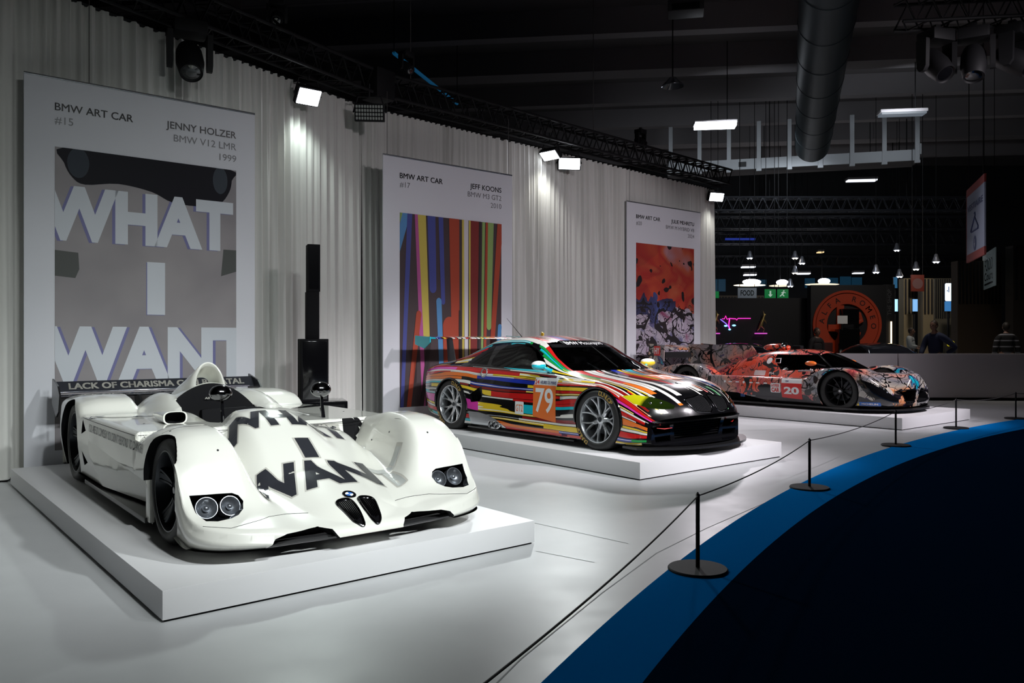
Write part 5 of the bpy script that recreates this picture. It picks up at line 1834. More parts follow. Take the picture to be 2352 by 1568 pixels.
        if 0 < start < 1:
            rr = W_(start) / 2 * pw; cx = X(start) * pw
            pts += [(cx + rr * math.cos(a), start * ph_ + rr * 1.2 * math.sin(a)) for a in np.linspace(.2, PI - .2, 8)]
        pts = clip_poly(pts, pw, ph_)
        if len(pts) > 2: flat(r, 'picture_stripe', pts, cm[c], .0038 + .0003 * k, u0, v0)
    # --- banner three: red washes over black marks
    r, H = banner((2.41, 16.90), 2.473, .20, 4.29, 'BMW ART CAR', '#20', 'JULIE MEHRETU', 'BMW M HYBRID V8', '2024',
                  'tall banner with red washes and black marks behind the ink painted prototype', (.04,))
    w = 2.473; pw, ph_ = w * .79, H * .735; u0, v0 = w * .115, .20 + H * .06
    m = mat('picture_washes', (.5, .1, .05), .6)
    q = NT(m); tc = q.n('ShaderNodeTexCoord'); vv = tc.outputs['Object']; x, y, z = q.sep(vv)
    n1 = q.noise(vv, 1.1, 2.0, .5, .8); n2 = q.noise(vv, 2.4, 2.0, .5, .6)
    hot = q.ramp(n1, [(.2, '#7a2a1c'), (.4, '#b0442a'), (.52, '#9e2822'), (.62, '#ac5034'), (.8, '#9a8a9a')], 'LINEAR')
    cold = q.ramp(n2, [(.25, '#7d3a5a'), (.38, '#a89cac'), (.55, '#aba4b0'), (.66, '#5a5a86'), (.8, '#8a6a4c')], 'LINEAR')
    yy = q.math('ADD', y, q.math('MULTIPLY', q.math('SUBTRACT', n2, .5), .9))
    half = q.math('GREATER_THAN', yy, 1.62)
    col = q.mix(half, cold, hot)
    band = q.math('MULTIPLY', q.math('LESS_THAN', q.math('ABSOLUTE', q.math('SUBTRACT', yy, 1.66)), .20), q.math('LESS_THAN', x, 1.3))
    col = q.mix(band, col, q.ramp(n1, [(.35, '#3f4b80'), (.55, '#241c34'), (.7, '#55609a')], 'LINEAR'))
    for sc, lo, hi in ((1.5, .462, .522), (2.8, .478, .512), (4.6, .485, .510)):
        n = q.noise(vv, sc, 1.0, .5, 1.4)
        k = q.math('MULTIPLY', q.math('GREATER_THAN', n, lo), q.math('LESS_THAN', n, hi))
        k = q.math('MULTIPLY', k, q.math('LESS_THAN', yy, 1.75))
        col = q.mix(k, col, '#140e14')
    bl = q.noise(vv, 3.6, 1.0, .5, .3)
    col = q.mix(q.math('GREATER_THAN', bl, .63), col, '#1a1014')
    hat = q.math('GREATER_THAN', q.math('SINE', q.math('MULTIPLY', q.math('ADD', q.math('MULTIPLY', y, 1.0), q.math('MULTIPLY', x, .35)), 190.0)), .55)
    hat = q.math('MULTIPLY', hat, q.math('GREATER_THAN', q.noise(vv, .9, 1.0), .44))
    mxx = q.n('ShaderNodeMix', data_type='RGBA'); q.put(mxx.inputs[0], q.math('MULTIPLY', hat, .5)); q.link(col, mxx.inputs[6]); mxx.inputs[7].default_value = hexc('#1c1418')
    q.link(mxx.outputs[2], q.b.inputs['Base Color'])
    flat(r, 'picture', [(0, 0), (pw, 0), (pw, ph_), (0, ph_)], m, .003, u0, v0)


# ------------------------------------------------------------------ loudspeakers
def speakers():
    x, y, rz = -2.545, 10.30, .12
    c = Vector((-2.50, 10.42, 0))
    b = new(); box(b, (0, 0, .31), (.68, .60, .62), bevel=.012)
    o = obj('subwoofer_cabinet', b, M['gloss_black'], None, (c.x, c.y, 0), (0, 0, .30), smooth=30)
    tag(o, 'wide low black speaker cabinet on the floor under the column speaker', 'speaker')
    b = new(); box(b, (0, -.303, .31), (.60, .006, .54), bevel=.002); obj('grille', b, M['black'], o)
    r = empty('column_speaker', (x, y, .62), .38, 'tall thin black column speaker beside the first banner', 'speaker')
    b = new(); box(b, (0, 0, .395), (.34, .36, .79), bevel=.01); obj('bass_box', b, M['black'], r)
    b = new(); box(b, (0, -.182, .395), (.30, .006, .73), bevel=.002); obj('grille', b, M['gloss_black'], r)
    b = new(); box(b, (-.01, 0, 1.09), (.155, .19, .60), bevel=.006); obj('column_lower', b, M['black'], r)
    b = new(); box(b, (0, 0, 1.69), (.155, .19, .60), bevel=.006); ob = obj('column_upper', b, M['black'], r)
    b = new(); box(b, (0, -.097, 1.69), (.12, .004, .54)); obj('grille', b, M['gloss_black'], ob, smooth=None)


# ------------------------------------------------------------------ rope barrier
def barrier():
    pos = [(-.17, 2.05), (1.13, 4.90), (2.80, 7.58), (5.05, 10.60), (6.98, 12.66), (8.87, 14.18), (11.4, 15.7)]
    labs = ['black rope stand closest to the camera position', 'black rope stand nearest in view on the blue border', 'black rope stand, second one from the front', 'black rope stand in front of the ink painted prototype',
            'black rope stand beside the right corner of the farthest plinth', 'black rope stand farthest back at the right edge', 'black rope stand out past the right edge']
    proto = empty('rope_stand', (pos[1][0], pos[1][1], .008), 0, labs[1], 'barrier', 'rope stands')
    b = new(); revolve(b, [(0, 0), (.18, 0), (.18, .008), (.174, .014), (0, .016)], n=56, axis='Z'); fix(b); obj('base', b, mat('stand_base', (.018, .018, .019), .7, spec=.2), proto)
    b = new(); cyl(b, (0, 0, .014), (0, 0, .455), .0125, n=20); obj('post', b, M['black'], proto)
    b = new(); revolve(b, [(0, .472), (.004, .470), (.008, .462), (.0128, .458), (.0128, .440), (0, .440)], n=18, axis='Z'); fix(b); obj('cap', b, M['gloss_black'], proto)
    for i, p in enumerate(pos):
        if i == 1: continue
        c = copy_tree(proto); c.location = (p[0], p[1], .008); c['label'] = labs[i]
    rl = ['thin dark rope sagging from the nearest stand towards the camera', 'thin dark rope between the first two stands in view', 'thin dark rope ending at the stand before the ink painted prototype',
          'thin dark rope in front of the farthest plinth corner', 'thin dark rope between the two farthest stands in view', 'thin dark rope leaving the picture at the right edge']
    for i in range(len(pos) - 1):
        a, c = Vector((*pos[i], .455)), Vector((*pos[i + 1], .455)); n = 24
        b = new()
        sag = .035 + .005 * i
        tube(b, [a.lerp(c, t) - Vector((0, 0, sag * 4 * t * (1 - t))) for t in np.linspace(0, 1, n)], .0045, 7)
        tag(obj('barrier_rope', b, M['rope']), rl[i], 'rope', 'barrier ropes')


# ------------------------------------------------------------------ low wall at the end of the stand
def partition():
    pm = mat('partition_white', (.72, .69, .72), .6)
    for (a, c, lab) in (((5.05, 19.75), (8.90, 18.62), 'low white partition wall behind the ink painted prototype'), ((8.92, 18.62), (13.6, 18.40), 'low white partition wall at the right edge behind the rope')):
        a, c = Vector(a), Vector(c); d = c - a
        b = new(); box(b, (0, 0, .535), (d.length, .14, 1.07), bevel=.006)
        o = obj('partition_wall', b, pm, None, ((a.x + c.x) / 2, (a.y + c.y) / 2, 0), (0, 0, math.atan2(d.y, d.x)), smooth=30)
        tag(o, lab, 'partition', 'low partition walls')
        b = new(); box(b, (0, -.078, .03), (d.length, .014, .06)); obj('skirting', b, M['black'], o, smooth=None)
# ------------------------------------------------------------------ the hall beyond
def at(px, py, Y):
    """point seen at a picture position, at distance Y from the viewpoint"""
    return Vector(((px - 1176.0) * Y / 1850.0, Y, 1.41 - (py - 778.0) * Y / 1850.0))


def em(name, col, s): return mat(name, (.02, .02, .02), .5, emit=col, es=s)


def hall():
    M['hall_dark'] = mat('hall_dark', (.16, .148, .152), .9)
    M['hall_wall'] = mat('hall_wall', (.02, .021, .024), .9)
    M['beam'] = mat('beam_grey', (.26, .24, .25), .9)
    M['stand_black'] = mat('stand_black', (.007, .007, .009), .6)
    M['wood'] = mat('pale_wood', (.20, .16, .095), .6)
    M['wood_dark'] = mat('dark_wood', (.075, .052, .034), .7)
    M['gantry'] = mat('gantry_white', (.42, .44, .46), .6)
    for nm, c, s in (('wall_back', (9, 47, 5.75), (46, .2, 11.5)), ('wall_left', (-13, 20, 5.75), (.2, 54, 11.5)), ('wall_right', (31, 20, 5.75), (.2, 54, 11.5)), ('wall_front', (9, -7, 5.75), (44, .2, 11.5))):
        b = new(); box(b, c, s); tag(obj(nm, b, M['hall_wall'], smooth=None), kind='structure')
    b = new(); box(b, (9, 20, 11.6), (44, 54, .2)); tag(obj('ceiling', b, M['hall_dark'], smooth=None), kind='structure')
    for i in range(11):
        b = new(); Y = 5.5 + 3.7 * i
        box(b, (9, Y, 11.1), (43, .45 if i % 3 else .9, .8), rz=-.12)
        box(b, (9, Y + 1.5, 11.35), (43, .16, .3), rz=-.12)
        tag(obj('trim_%d' % (10 + i), b, M['beam'], smooth=None), kind='structure')
    # duct
    a, c = Vector((4.95, 12.0, 8.5)), at(1866, 345, 29.6)
    c.z = a.z = 8.5
    dm = mat('duct_metal', (.035, .05, .058), .5, metal=.4)
    r = empty('ventilation_duct', a, 0, 'big round grey ventilation duct under the ceiling', 'duct')
    d = c - a
    b = new(); cyl(b, (0, 0, 0), d, .60, n=40); fix(b); p = obj('pipe', b, dm, r)
    b = new(); u, v = frame_of(d)
    n = d.normalized()
    prof = [(.60 * math.cos(t), .35 * math.sin(t)) for t in np.linspace(0, PI / 2, 7)]
    rings = [ring(b, d + n * z, u, v, max(q, .02), 40) for q, z in prof]
    for k, l in zip(rings, rings[1:]): bridge(b, k, l)
    b.faces.new(rings[-1]); fix(b); obj('end_cap', b, dm, r)
    for k in range(1, 9):
        b = new(); o = d * (k / 9); q = [ring(b, o + n * z, u, v, rr, 40) for rr, z in ((.60, -.02), (.612, -.015), (.612, .015), (.60, .02))]
        for x, y in zip(q, q[1:]): bridge(b, x, y)
        obj('pipe_band', b, dm, r)
    # gantry walkway
    L, R_ = at(1530, 397, 33.5), at(2112, 366, 31.0); L.z = R_.z = 8.28
    d = R_ - L
    g = empty('walkway', L, math.atan2(d.y, d.x), 'white railed walkway hanging high across the hall', 'walkway')
    Wd = d.length
    b = new(); box(b, (Wd / 2, 0, .21), (Wd, .10, .42)); obj('fascia', b, M['gantry'], g, smooth=None)
    b = new(); box(b, (Wd / 2, .75, .10), (Wd, 1.4, .12)); obj('deck', b, M['hall_dark'], g, smooth=None)
    for k in range(9):
        b = new(); x = Wd * (.02 + .97 * k / 8); box(b, (x, -.07, .92), (.16, .10, 1.95)); box(b, (x, -.07, -.06), (.2, .13, .1)); obj('post', b, M['gantry'], g, smooth=None)
    b = new(); box(b, (Wd + .02, .75, .45), (.10, 1.5, .42), rot=Matrix.Rotation(.0, 4, 'X')); obj('end_fascia', b, M['gantry'], g, smooth=None)
    b = new(); box(b, (3.05, -.06, .2), (.30, .02, .2)); obj('notice', b, M['stand_black'], g, smooth=None)
    # ceiling lamps
    def lamp(px, py, Y, wpx, hpx, s, lab, col='#eef4ff', grp='ceiling lamps'):
        p = at(px, py, Y); w = wpx * Y / 1850
        r = empty('ceiling_lamp', p, -.12, lab, 'ceiling lamp', grp)
        b = new(); box(b, (0, .1, .10), (w * 1.05, .5, .10), bevel=.01); obj('housing', b, M['hall_dark'], r, smooth=None)
        b = new(); box(b, (0, .08, 0.02), (w, .42 if hpx < 15 else .5, max(.05, hpx * Y / 1850 * .5))); obj('tube_panel', b, em('lamp_glow_%d' % px, col, s), r, smooth=None)
        b = new(); tube(b, [(w * .3, .1, .15), (w * .3, .1, 11.4 - p.z)], .015, 6); obj('hanger', b, M['truss'], r)
    lamp(1643, 288, 27, 92, 20, 9, 'bright rectangular ceiling lamp before the white walkway, left of the duct')
    lamp(2074, 262, 27, 98, 10, .35, 'dim long ceiling lamp before the right end of the white walkway', '#8f9aa8')
    lamp(1980, 415, 37, 64, 5, 1.6, 'thin white ceiling lamp beyond the walkway, right of the duct')
    lamp(1719, 614, 43, 30, 3, 2.5, 'short tube lamp far away near the curtain end, upper one of the two')
    lamp(1723, 632, 43, 27, 3, 3, 'short tube lamp far away near the curtain end, lower one of the two')
    lamp(1847, 629, 43, 26, 4, 3.5, 'short white tube lamp far away above the red round emblem')
    lamp(1972, 628, 43, 22, 3, 1.6, 'short white tube lamp far away, right above the red round emblem')
    lamp(1885, 580, 44, 13, 4, 1.2, 'tiny warm tube lamp far away amid the hanging spotlights', '#ffd9a0')
    # far trusses
    for i, (x0, x1, py, Y, lab) in enumerate(((1610, 2240, 470, 34, 'far dark truss crossing the hall, topmost'), (1600, 2220, 512, 38, 'far dark truss crossing the hall, second from the top'), (1600, 2200, 548, 41, 'far dark truss crossing the hall, lit blue at its left end'),
                                              (1600, 2180, 600, 43.5, 'far dark truss crossing the hall, lowest'))):
        a, c = at(x0, py, Y), at(x1, py - 6, Y)
        c.z = a.z
        truss(a, c, .55, lab, mt=mat('far_truss_%d' % i, (.03, .032, .04), .5, metal=.3))
        for xx in (.25, .75):
            p = a.lerp(c, xx); b = new(); tube(b, [(p.x, p.y, p.z + .25), (p.x, p.y, 11.45)], .02, 6)
            tag(obj('suspension_wire', b, M['truss'], smooth=None), 'wire on the %s half of the far truss, row %s' % ('left' if xx < .5 else 'right', ('topmost', 'second', 'third', 'lowest')[i]), 'wire', 'wires of the far trusses')
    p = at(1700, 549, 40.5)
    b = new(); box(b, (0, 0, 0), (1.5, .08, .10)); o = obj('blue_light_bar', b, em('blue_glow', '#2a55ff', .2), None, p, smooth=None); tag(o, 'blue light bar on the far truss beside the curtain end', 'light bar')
    # hanging spotlights
    sp = [(1722, 588, 36, 'pair of bulbs under a pale hood, left of the hanging lamp cluster', 1.0), (1826, 588, 36, 'hanging spotlight in the middle cluster, upper left', 1.2), (1842, 600, 36, 'hanging spotlight in the middle cluster, brightest at the right', 1.6),
          (1826, 622, 36, 'hanging spotlight in the middle cluster, lower one with two bulbs', 1.0), (1815, 652, 35, 'hanging glass lamp at the bottom of the middle cluster', .6), (2012, 620, 33, 'bright hanging spotlight left of the wood columns', 1.6),
          (2060, 570, 36, 'hanging spotlight with a dark hood above the wood columns', .9), (2066, 630, 34, 'hanging lamp cluster right of the bright spotlight', 1.0), (2104, 613, 34, 'small warm hanging spotlight over the wood columns', .9), (2150, 596, 32, 'wide hanging lamp with four bulbs left of the red cloakroom sign', 1.2)]
    for px, py, Y, lab, s in sp:
        p = at(px, py, Y)
        r = empty('hanging_spotlight', p, 0, lab, 'hanging lamp', 'hanging spotlights far in the hall'); r.scale = (.72, .72, .72)
        b = new(); revolve(b, [(.05, .32), (.09, .28), (.13, .10), (.22, -.12), (.215, -.13), (.12, .09), (.08, .26), (0, .27)], n=20, axis='Z'); obj('hood', b, mat('hood_grey', (.25, .26, .30), .3, metal=.6), r)
        for k in (-1, 1):
            b = new(); sphere(b, (.09 * k, 0, -.125), .07, 14, 10); obj('bulb', b, em('bulb_%d' % px, '#fff4e0' if px in (2104, 1826) else '#e8f0ff', 12 * s), r)
        b = new(); tube(b, [(0, 0, .30), (0, 0, (11.45 - p.z) / .72)], .014, 6); obj('cord', b, M['truss'], r)
    # glowing flat canopies
    for px, py, w, s, lab in ((1722, 655, 74, 4.0, 'flat bright lamp canopy far away, left of three'), (1792, 656, 50, 2.2, 'flat lamp canopy far away, middle of three'), (1888, 653, 78, 2.2, 'flat lamp canopy far away, right of three')):
        p = at(px, py, 39); r = empty('lamp_canopy', p, 0, lab, 'hanging lamp', 'flat lamp canopies')
        b = new(); sphere(b, (0, 0, 0), 1, 28, 10, (w * 39 / 1850 / 2, .5, .045)); obj('diffuser', b, em('canopy_%d' % px, '#fff1d6', s * .5), r)
        b = new(); sphere(b, (.1, 0, .16), 1, 16, 10, (.35 * s / 4 + .1, .2, .14)); obj('glow_bulb', b, em('canopyb_%d' % px, '#f2f4ff', 6 * s), r)
        b = new(); tube(b, [(0, 0, .05), (0, 0, 11.4 - p.z)], .015, 6); obj('cord', b, M['truss'], r)
    # windows high in the far wall
    for i, (px, py, w, h) in enumerate(((1655, 655, 22, 28), (1745, 650, 30, 16), (1860, 650, 22, 22), (1912, 648, 24, 20), (1942, 646, 24, 22), (1968, 648, 22, 22))):
        p = at(px, py, 46.7); k = 46.7 / 1850
        b = new(); box(b, (0, 0, 0), (w * k, .12, h * k)); o = obj('window_%d' % (i + 1), b, em('window_glow_%d' % i, '#1b4a66', .28), None, p, smooth=None); tag(o, kind='structure')
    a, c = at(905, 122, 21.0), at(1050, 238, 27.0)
    b = new(); tube(b, [a, c], .05, 8); tag(obj('blue_lit_strut', b, em('strut_painted_glow', '#1f7fb8', .16), smooth=40), 'faintly blue lit strut slanting under the ceiling behind the truss', 'strut')  # a strut, no lamp: the blue light on it is put in as glow
    b = new(); tube(b, [a, (a.x, a.y, 11.4)], .012, 6); tube(b, [c, (c.x, c.y, 11.4)], .012, 6); o = obj('strut_hanger', b, M['truss'], smooth=None); o.parent = bpy.data.objects['blue_lit_strut']
    p = at(1575, 20, 21.0)
    b = new(); box(b, (0, 0, 0), (.92, .6, .30), bevel=.03); o = obj('projector', b, mat('projector_grey', (.06, .06, .065), .5), None, p, (0, 0, -.2), smooth=30); tag(o, 'dark box projector under the ceiling near the top of the picture', 'projector')
    b = new(); box(b, (0, -.31, -.05), (.7, .02, .16)); obj('projector_grille', b, M['truss'], o, smooth=None)
    b = new(); tube(b, [(0, 0, .14), (0, 0, 11.4 - p.z)], .03, 8); obj('hanger', b, M['truss'], o)
    p = at(1545, 190, 24.0)
    r = empty('glass_lamp', p, 0, 'unlit glass lamp glinting under the dark ceiling left of the duct', 'ceiling lamp')
    b = new(); revolve(b, [(0, .16), (.10, .15), (.34, -.10), (.33, -.115), (.09, .13), (0, .14)], n=24, axis='Z'); obj('shade', b, mat('lamp_glass', (.25, .27, .3), .1, metal=.6), r)
    b = new(); tube(b, [(0, 0, .15), (0, 0, 11.4 - p.z)], .02, 6); obj('hanger', b, M['truss'], r)
    stands(); signs(); people()
    dark_car((6.40, 22.4, 0), -1.45, 'dark car behind the partition, its roof shining under the gold statue')
    dark_car((10.05, 21.95, 0), -1.5, 'dark car behind the partition, its roof below the red round emblem')


def stands():
    # black wall with neon and statues
    Y = 25.0
    L, R_ = at(1600, 700, Y), at(1857, 700, Y)
    b = new(); box(b, (0, 0, 1.335), (R_.x - L.x, .3, 2.67), bevel=.01)
    o = obj('display_wall', b, M['stand_black'], None, ((L.x + R_.x) / 2, Y, 0), smooth=30); tag(o, 'black display wall with a pink neon line', 'wall panel')
    r = empty('neon_sign', at(1690, 735, Y - .18), 0, 'pink neon pulse line on the black display wall', 'neon sign')
    k = Y / 1850
    P = lambda pts: [Vector(((x - 1690) * k, 0, -(y - 735) * k)) for x, y in pts]
    pk, bl = em('pink_glow', '#ff2fb0', 2.2), em('blue_white_glow', '#7fc8ff', 2.5)
    b = new(); tube(b, P([(1659, 732), (1664, 732), (1667, 725), (1670, 733), (1676, 731), (1690, 732), (1692, 735), (1695, 731), (1724, 731)]), .011, 8); obj('pulse_tube', b, pk, r)
    b = new(); tube(b, P([(1676, 731), (1674, 745), (1676, 757)]), .016, 8); obj('drop_tube', b, pk, r)
    b = new(); tube(b, P([(1655, 733), (1668, 743), (1675, 752)]), .014, 8); obj('blue_tube', b, em('violet_glow', '#8a6cff', 1.6), r)
    for x, y, w in ((1667, 748, .05), (1686, 747, .06), (1676, 756, .04)):
        b = new(); sphere(b, Vector(((x - 1690) * k, 0, -(y - 735) * k)), 1, 12, 8, (w, .02, .028)); obj('glow_spot', b, bl, r)
    gold = mat('gold', (.55, .42, .16), .35, metal=.8)
    for px, lab in ((1748, 'gold leaping animal statue on the black display wall, right of the neon'), (1640, 'gold leaping animal statue at the end of the curtain')):
        r = empty('statue', at(px, 764, Y - .25), 0, lab, 'statue', 'gold statues')
        G = [((-.12, 0, .06), .012), ((-.06, 0, .14), .03), ((0, 0, .26), .055), ((.05, 0, .40), .05), ((.09, 0, .50), .032), ((.10, 0, .56), .03), ((.16, 0, .55), .016), ((.08, 0, .62), .008), ((.06, 0, .68), .004)]
        E_ = [(0, 1), (1, 2), (2, 3), (3, 4), (4, 5), (5, 6), (5, 7), (7, 8)]
        G += [((.04, 0, .18), .022), ((.10, 0, .12), .014), ((.07, 0, .02), .010), ((.14, 0, .36), .016), ((.16, 0, .28), .01)]
        E_ += [(2, 9), (9, 10), (10, 11), (3, 12), (12, 13)]
        obj('figure', skin(G, E_), gold, r, smooth=60)
        b = new(); box(b, (0, .05, -.02), (.34, .25, .035), bevel=.006); obj('shelf', b, em('shelf_glow_%d' % px, '#e05ad0', .9), r)
    # black booth with the round emblem
    Y = 24.5; k = Y / 1850
    L, R_ = at(1858, 655, Y), at(2030, 655, Y)
    b = new(); box(b, (0, 0, L.z / 2), (R_.x - L.x, .3, L.z), bevel=.01)
    o = obj('booth_wall', b, M['stand_black'], None, ((L.x + R_.x) / 2, Y, 0), smooth=30); tag(o, 'black booth wall carrying a big red round emblem', 'wall panel')
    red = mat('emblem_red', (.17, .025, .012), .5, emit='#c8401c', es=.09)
    r = empty('emblem', at(1946, 745, Y - .19), 0, 'big red round emblem with lettering around its rim', 'emblem')
    R0 = 78 * k
    def ringbm(r0, r1, n=64):
        b = new(); A = [b.verts.new((r1 * math.cos(2 * PI * i / n), -.02, r1 * math.sin(2 * PI * i / n))) for i in range(n)]; B = [b.verts.new((r0 * math.cos(2 * PI * i / n), -.02, r0 * math.sin(2 * PI * i / n))) for i in range(n)]
        A2 = [b.verts.new(v.co + Vector((0, .04, 0))) for v in A]; B2 = [b.verts.new(v.co + Vector((0, .04, 0))) for v in B]
        bridge(b, A, B); bridge(b, A2, A); bridge(b, B, B2); bridge(b, B2, A2); return fix(b)
    obj('rim', ringbm(R0 * .93, R0), red, r, smooth=30)
    obj('letter_band', ringbm(R0 * .60, R0 * .905), red, r, smooth=30)
    b = new(); a0 = math.radians(172)
    for ch in 'ALFA ROMEO':
        if ch != ' ':
            g = fit(text_bm(ch, 1, .01), None, R0 * .155)
            ca, sa = math.cos(a0), math.sin(a0)
            add_bm(b, g, basis((ca * R0 * .76, -.026, sa * R0 * .76), (sa, 0, -ca), (ca, 0, sa)))
        a0 -= math.radians(19.5)
    obj('rim_lettering', b, M['stand_black'], r, smooth=None)
    b = new(); box(b, (-.20 * R0, 0, 0), (.20 * R0, .05, 1.12 * R0)); obj('cross_upright', b, red, r, smooth=None)
    b = new(); box(b, (-.28 * R0, 0, -.10 * R0), (.55 * R0, .045, .2 * R0)); obj('cross_bar', b, red, r, smooth=None)
    b = new(); tube(b, [Vector((x * R0, -.01, z * R0)) for x, z in ((.12, .36), (.34, .30), (.40, .12), (.20, .02), (.14, -.14), (.34, -.26), (.30, -.44))], [.05, .075, .08, .08, .075, .06, .03], 8); obj('serpent', b, red, r)
    # booth furniture in front of it
    b = new(); p = at(1940, 812, 23.2); box(b, (0, 0, .85), (.62, .34, 1.7), bevel=.02)
    o = obj('kiosk', b, M['gloss_black'], None, (p.x + .45, 24.1, 0), smooth=30); tag(o, 'black kiosk standing before the red round emblem', 'kiosk')
    b = new(); box(b, (-.22, -.18, 1.98), (.30, .02, .24)); obj('notice', b, M['white'], o, smooth=None)
    b = new(); box(b, (-.22, -.16, 1.78), (.05, .03, .22)); obj('notice_holder', b, M['truss'], o, smooth=None)
    b = new(); box(b, (.05, 0, 2.0), (.5, .3, .62), bevel=.03); obj('kiosk_top', b, M['gloss_black'], o)
    p = at(1888, 790, 23.4); b = new(); box(b, (0, 0, .65), (.62, .34, 1.3), bevel=.02); o = obj('counter', b, mat('counter_red', (.05, .006, .006), .5), None, (p.x + .22, 24.1, 0), smooth=30); tag(o, 'dark red counter before the red round emblem', 'counter')
    # shop column, light strip
    p = at(2037, 700, 25.2)
    b = new(); box(b, (0, 0, 1.55), (.34, .34, 3.1), bevel=.01); o = obj('shop_column', b, M['stand_black'], None, (p.x, p.y, 0), smooth=30); tag(o, 'black column with vertical THE SHOP lettering', 'column')
    t = fit(text_bm('THE SHOP', 1, .0), .80, .12); q = obj('column_lettering', t, mat('dim_print', (.10, .10, .11), .5), o, smooth=None); q.matrix_local = basis((0, -.175, 2.55), (0, 0, 1), (-1, 0, 0))
    p = at(2047, 775, 25.0)
    b = new(); box(b, (0, 0, 1.2), (.03, .05, 1.5)); o = obj('light_strip', b, em('strip_glow', '#ffe2b8', 2.2), None, (p.x, p.y, .0), smooth=None); tag(o, 'vertical warm light strip beside the shop column', 'light strip')
    b = new(); box(b, (0, .03, .23), (.06, .03, .46)); box(b, (0, .04, 1.15), (.05, .03, 1.75)); obj('strip_holder', b, M['truss'], o, smooth=None)
    for i in range(4):
        p = at(2029, 742 + 8 * i + (8 if i > 2 else 0), 24.9); b = new(); sphere(b, (0, 0, 0), .035, 10, 8); o = obj('small_bulb', b, em('small_bulb_%d' % i, '#ffc890', 1.6), None, p); tag(o, 'small warm bulb on the shop column, %s of four' % ('topmost', 'second', 'third', 'lowest')[i], 'bulb', 'small bulbs of the shop column')
    # wooden columns and walls with dark slats
    def slatted(px0, px1, py0, Y, pslat, m_, lab, n, nm='wood_column', dep=.4):
        a, c = at(px0, 800, Y), at(px1, 800, Y); h = at(px0, py0, Y).z; zs = at(px0, pslat, Y).z
        b = new(); box(b, (0, 0, h / 2), (c.x - a.x, dep, h)); o = obj(nm, b, m_, None, ((a.x + c.x) / 2, Y, 0), smooth=None); tag(o, lab, 'column' if 'column' in nm else 'wall panel')
        b = new(); w = (c.x - a.x)
        for i in range(n): box(b, (-w / 2 + w * (i + .5) / n, -dep / 2 - .015, (h + zs) / 2), (w / n * .45, .03, h - zs - .05))
        obj('slats', b, M['stand_black'], o, smooth=None)
        return o
    slatted(2070, 2094, 640, 31, 722, M['wood'], 'pale wood column with dark slats left of the blue screen', 3)
    slatted(2114, 2138, 640, 31, 722, M['wood'], 'pale wood column with dark slats behind the navy jacket', 3)
    slatted(2141, 2192, 640, 32, 732, mat('grey_wood', (.10, .09, .065), .7), 'greyish wood wall with dark slats behind the glowing sign', 10, 'wood_wall')
    slatted(2192, 2292, 600, 27, 700, M['wood_dark'], 'dark brown wood wall below the hanging food sign', 12, 'wood_wall')
    slatted(2318, 2420, 565, 25, 690, mat('darkest_wood', (.03, .023, .018), .7), 'darkest wood wall at the right edge of the hall', 8, 'wood_wall')
    p = at(1715, 686, 33); b = new(); box(b, (0, 0, 1.6), (2.0, .2, 3.2)); o = obj('wood_wall', b, M['wood_dark'], None, (p.x - .2, 33.4, 0), smooth=None); tag(o, 'brown slatted wall behind the small food sign', 'wall panel')
    b = new()
    for i in range(16): box(b, (-1 + 2 * (i + .5) / 16, -.115, 2.6), (.06, .03, 1.1))
    obj('slats', b, M['stand_black'], o, smooth=None)


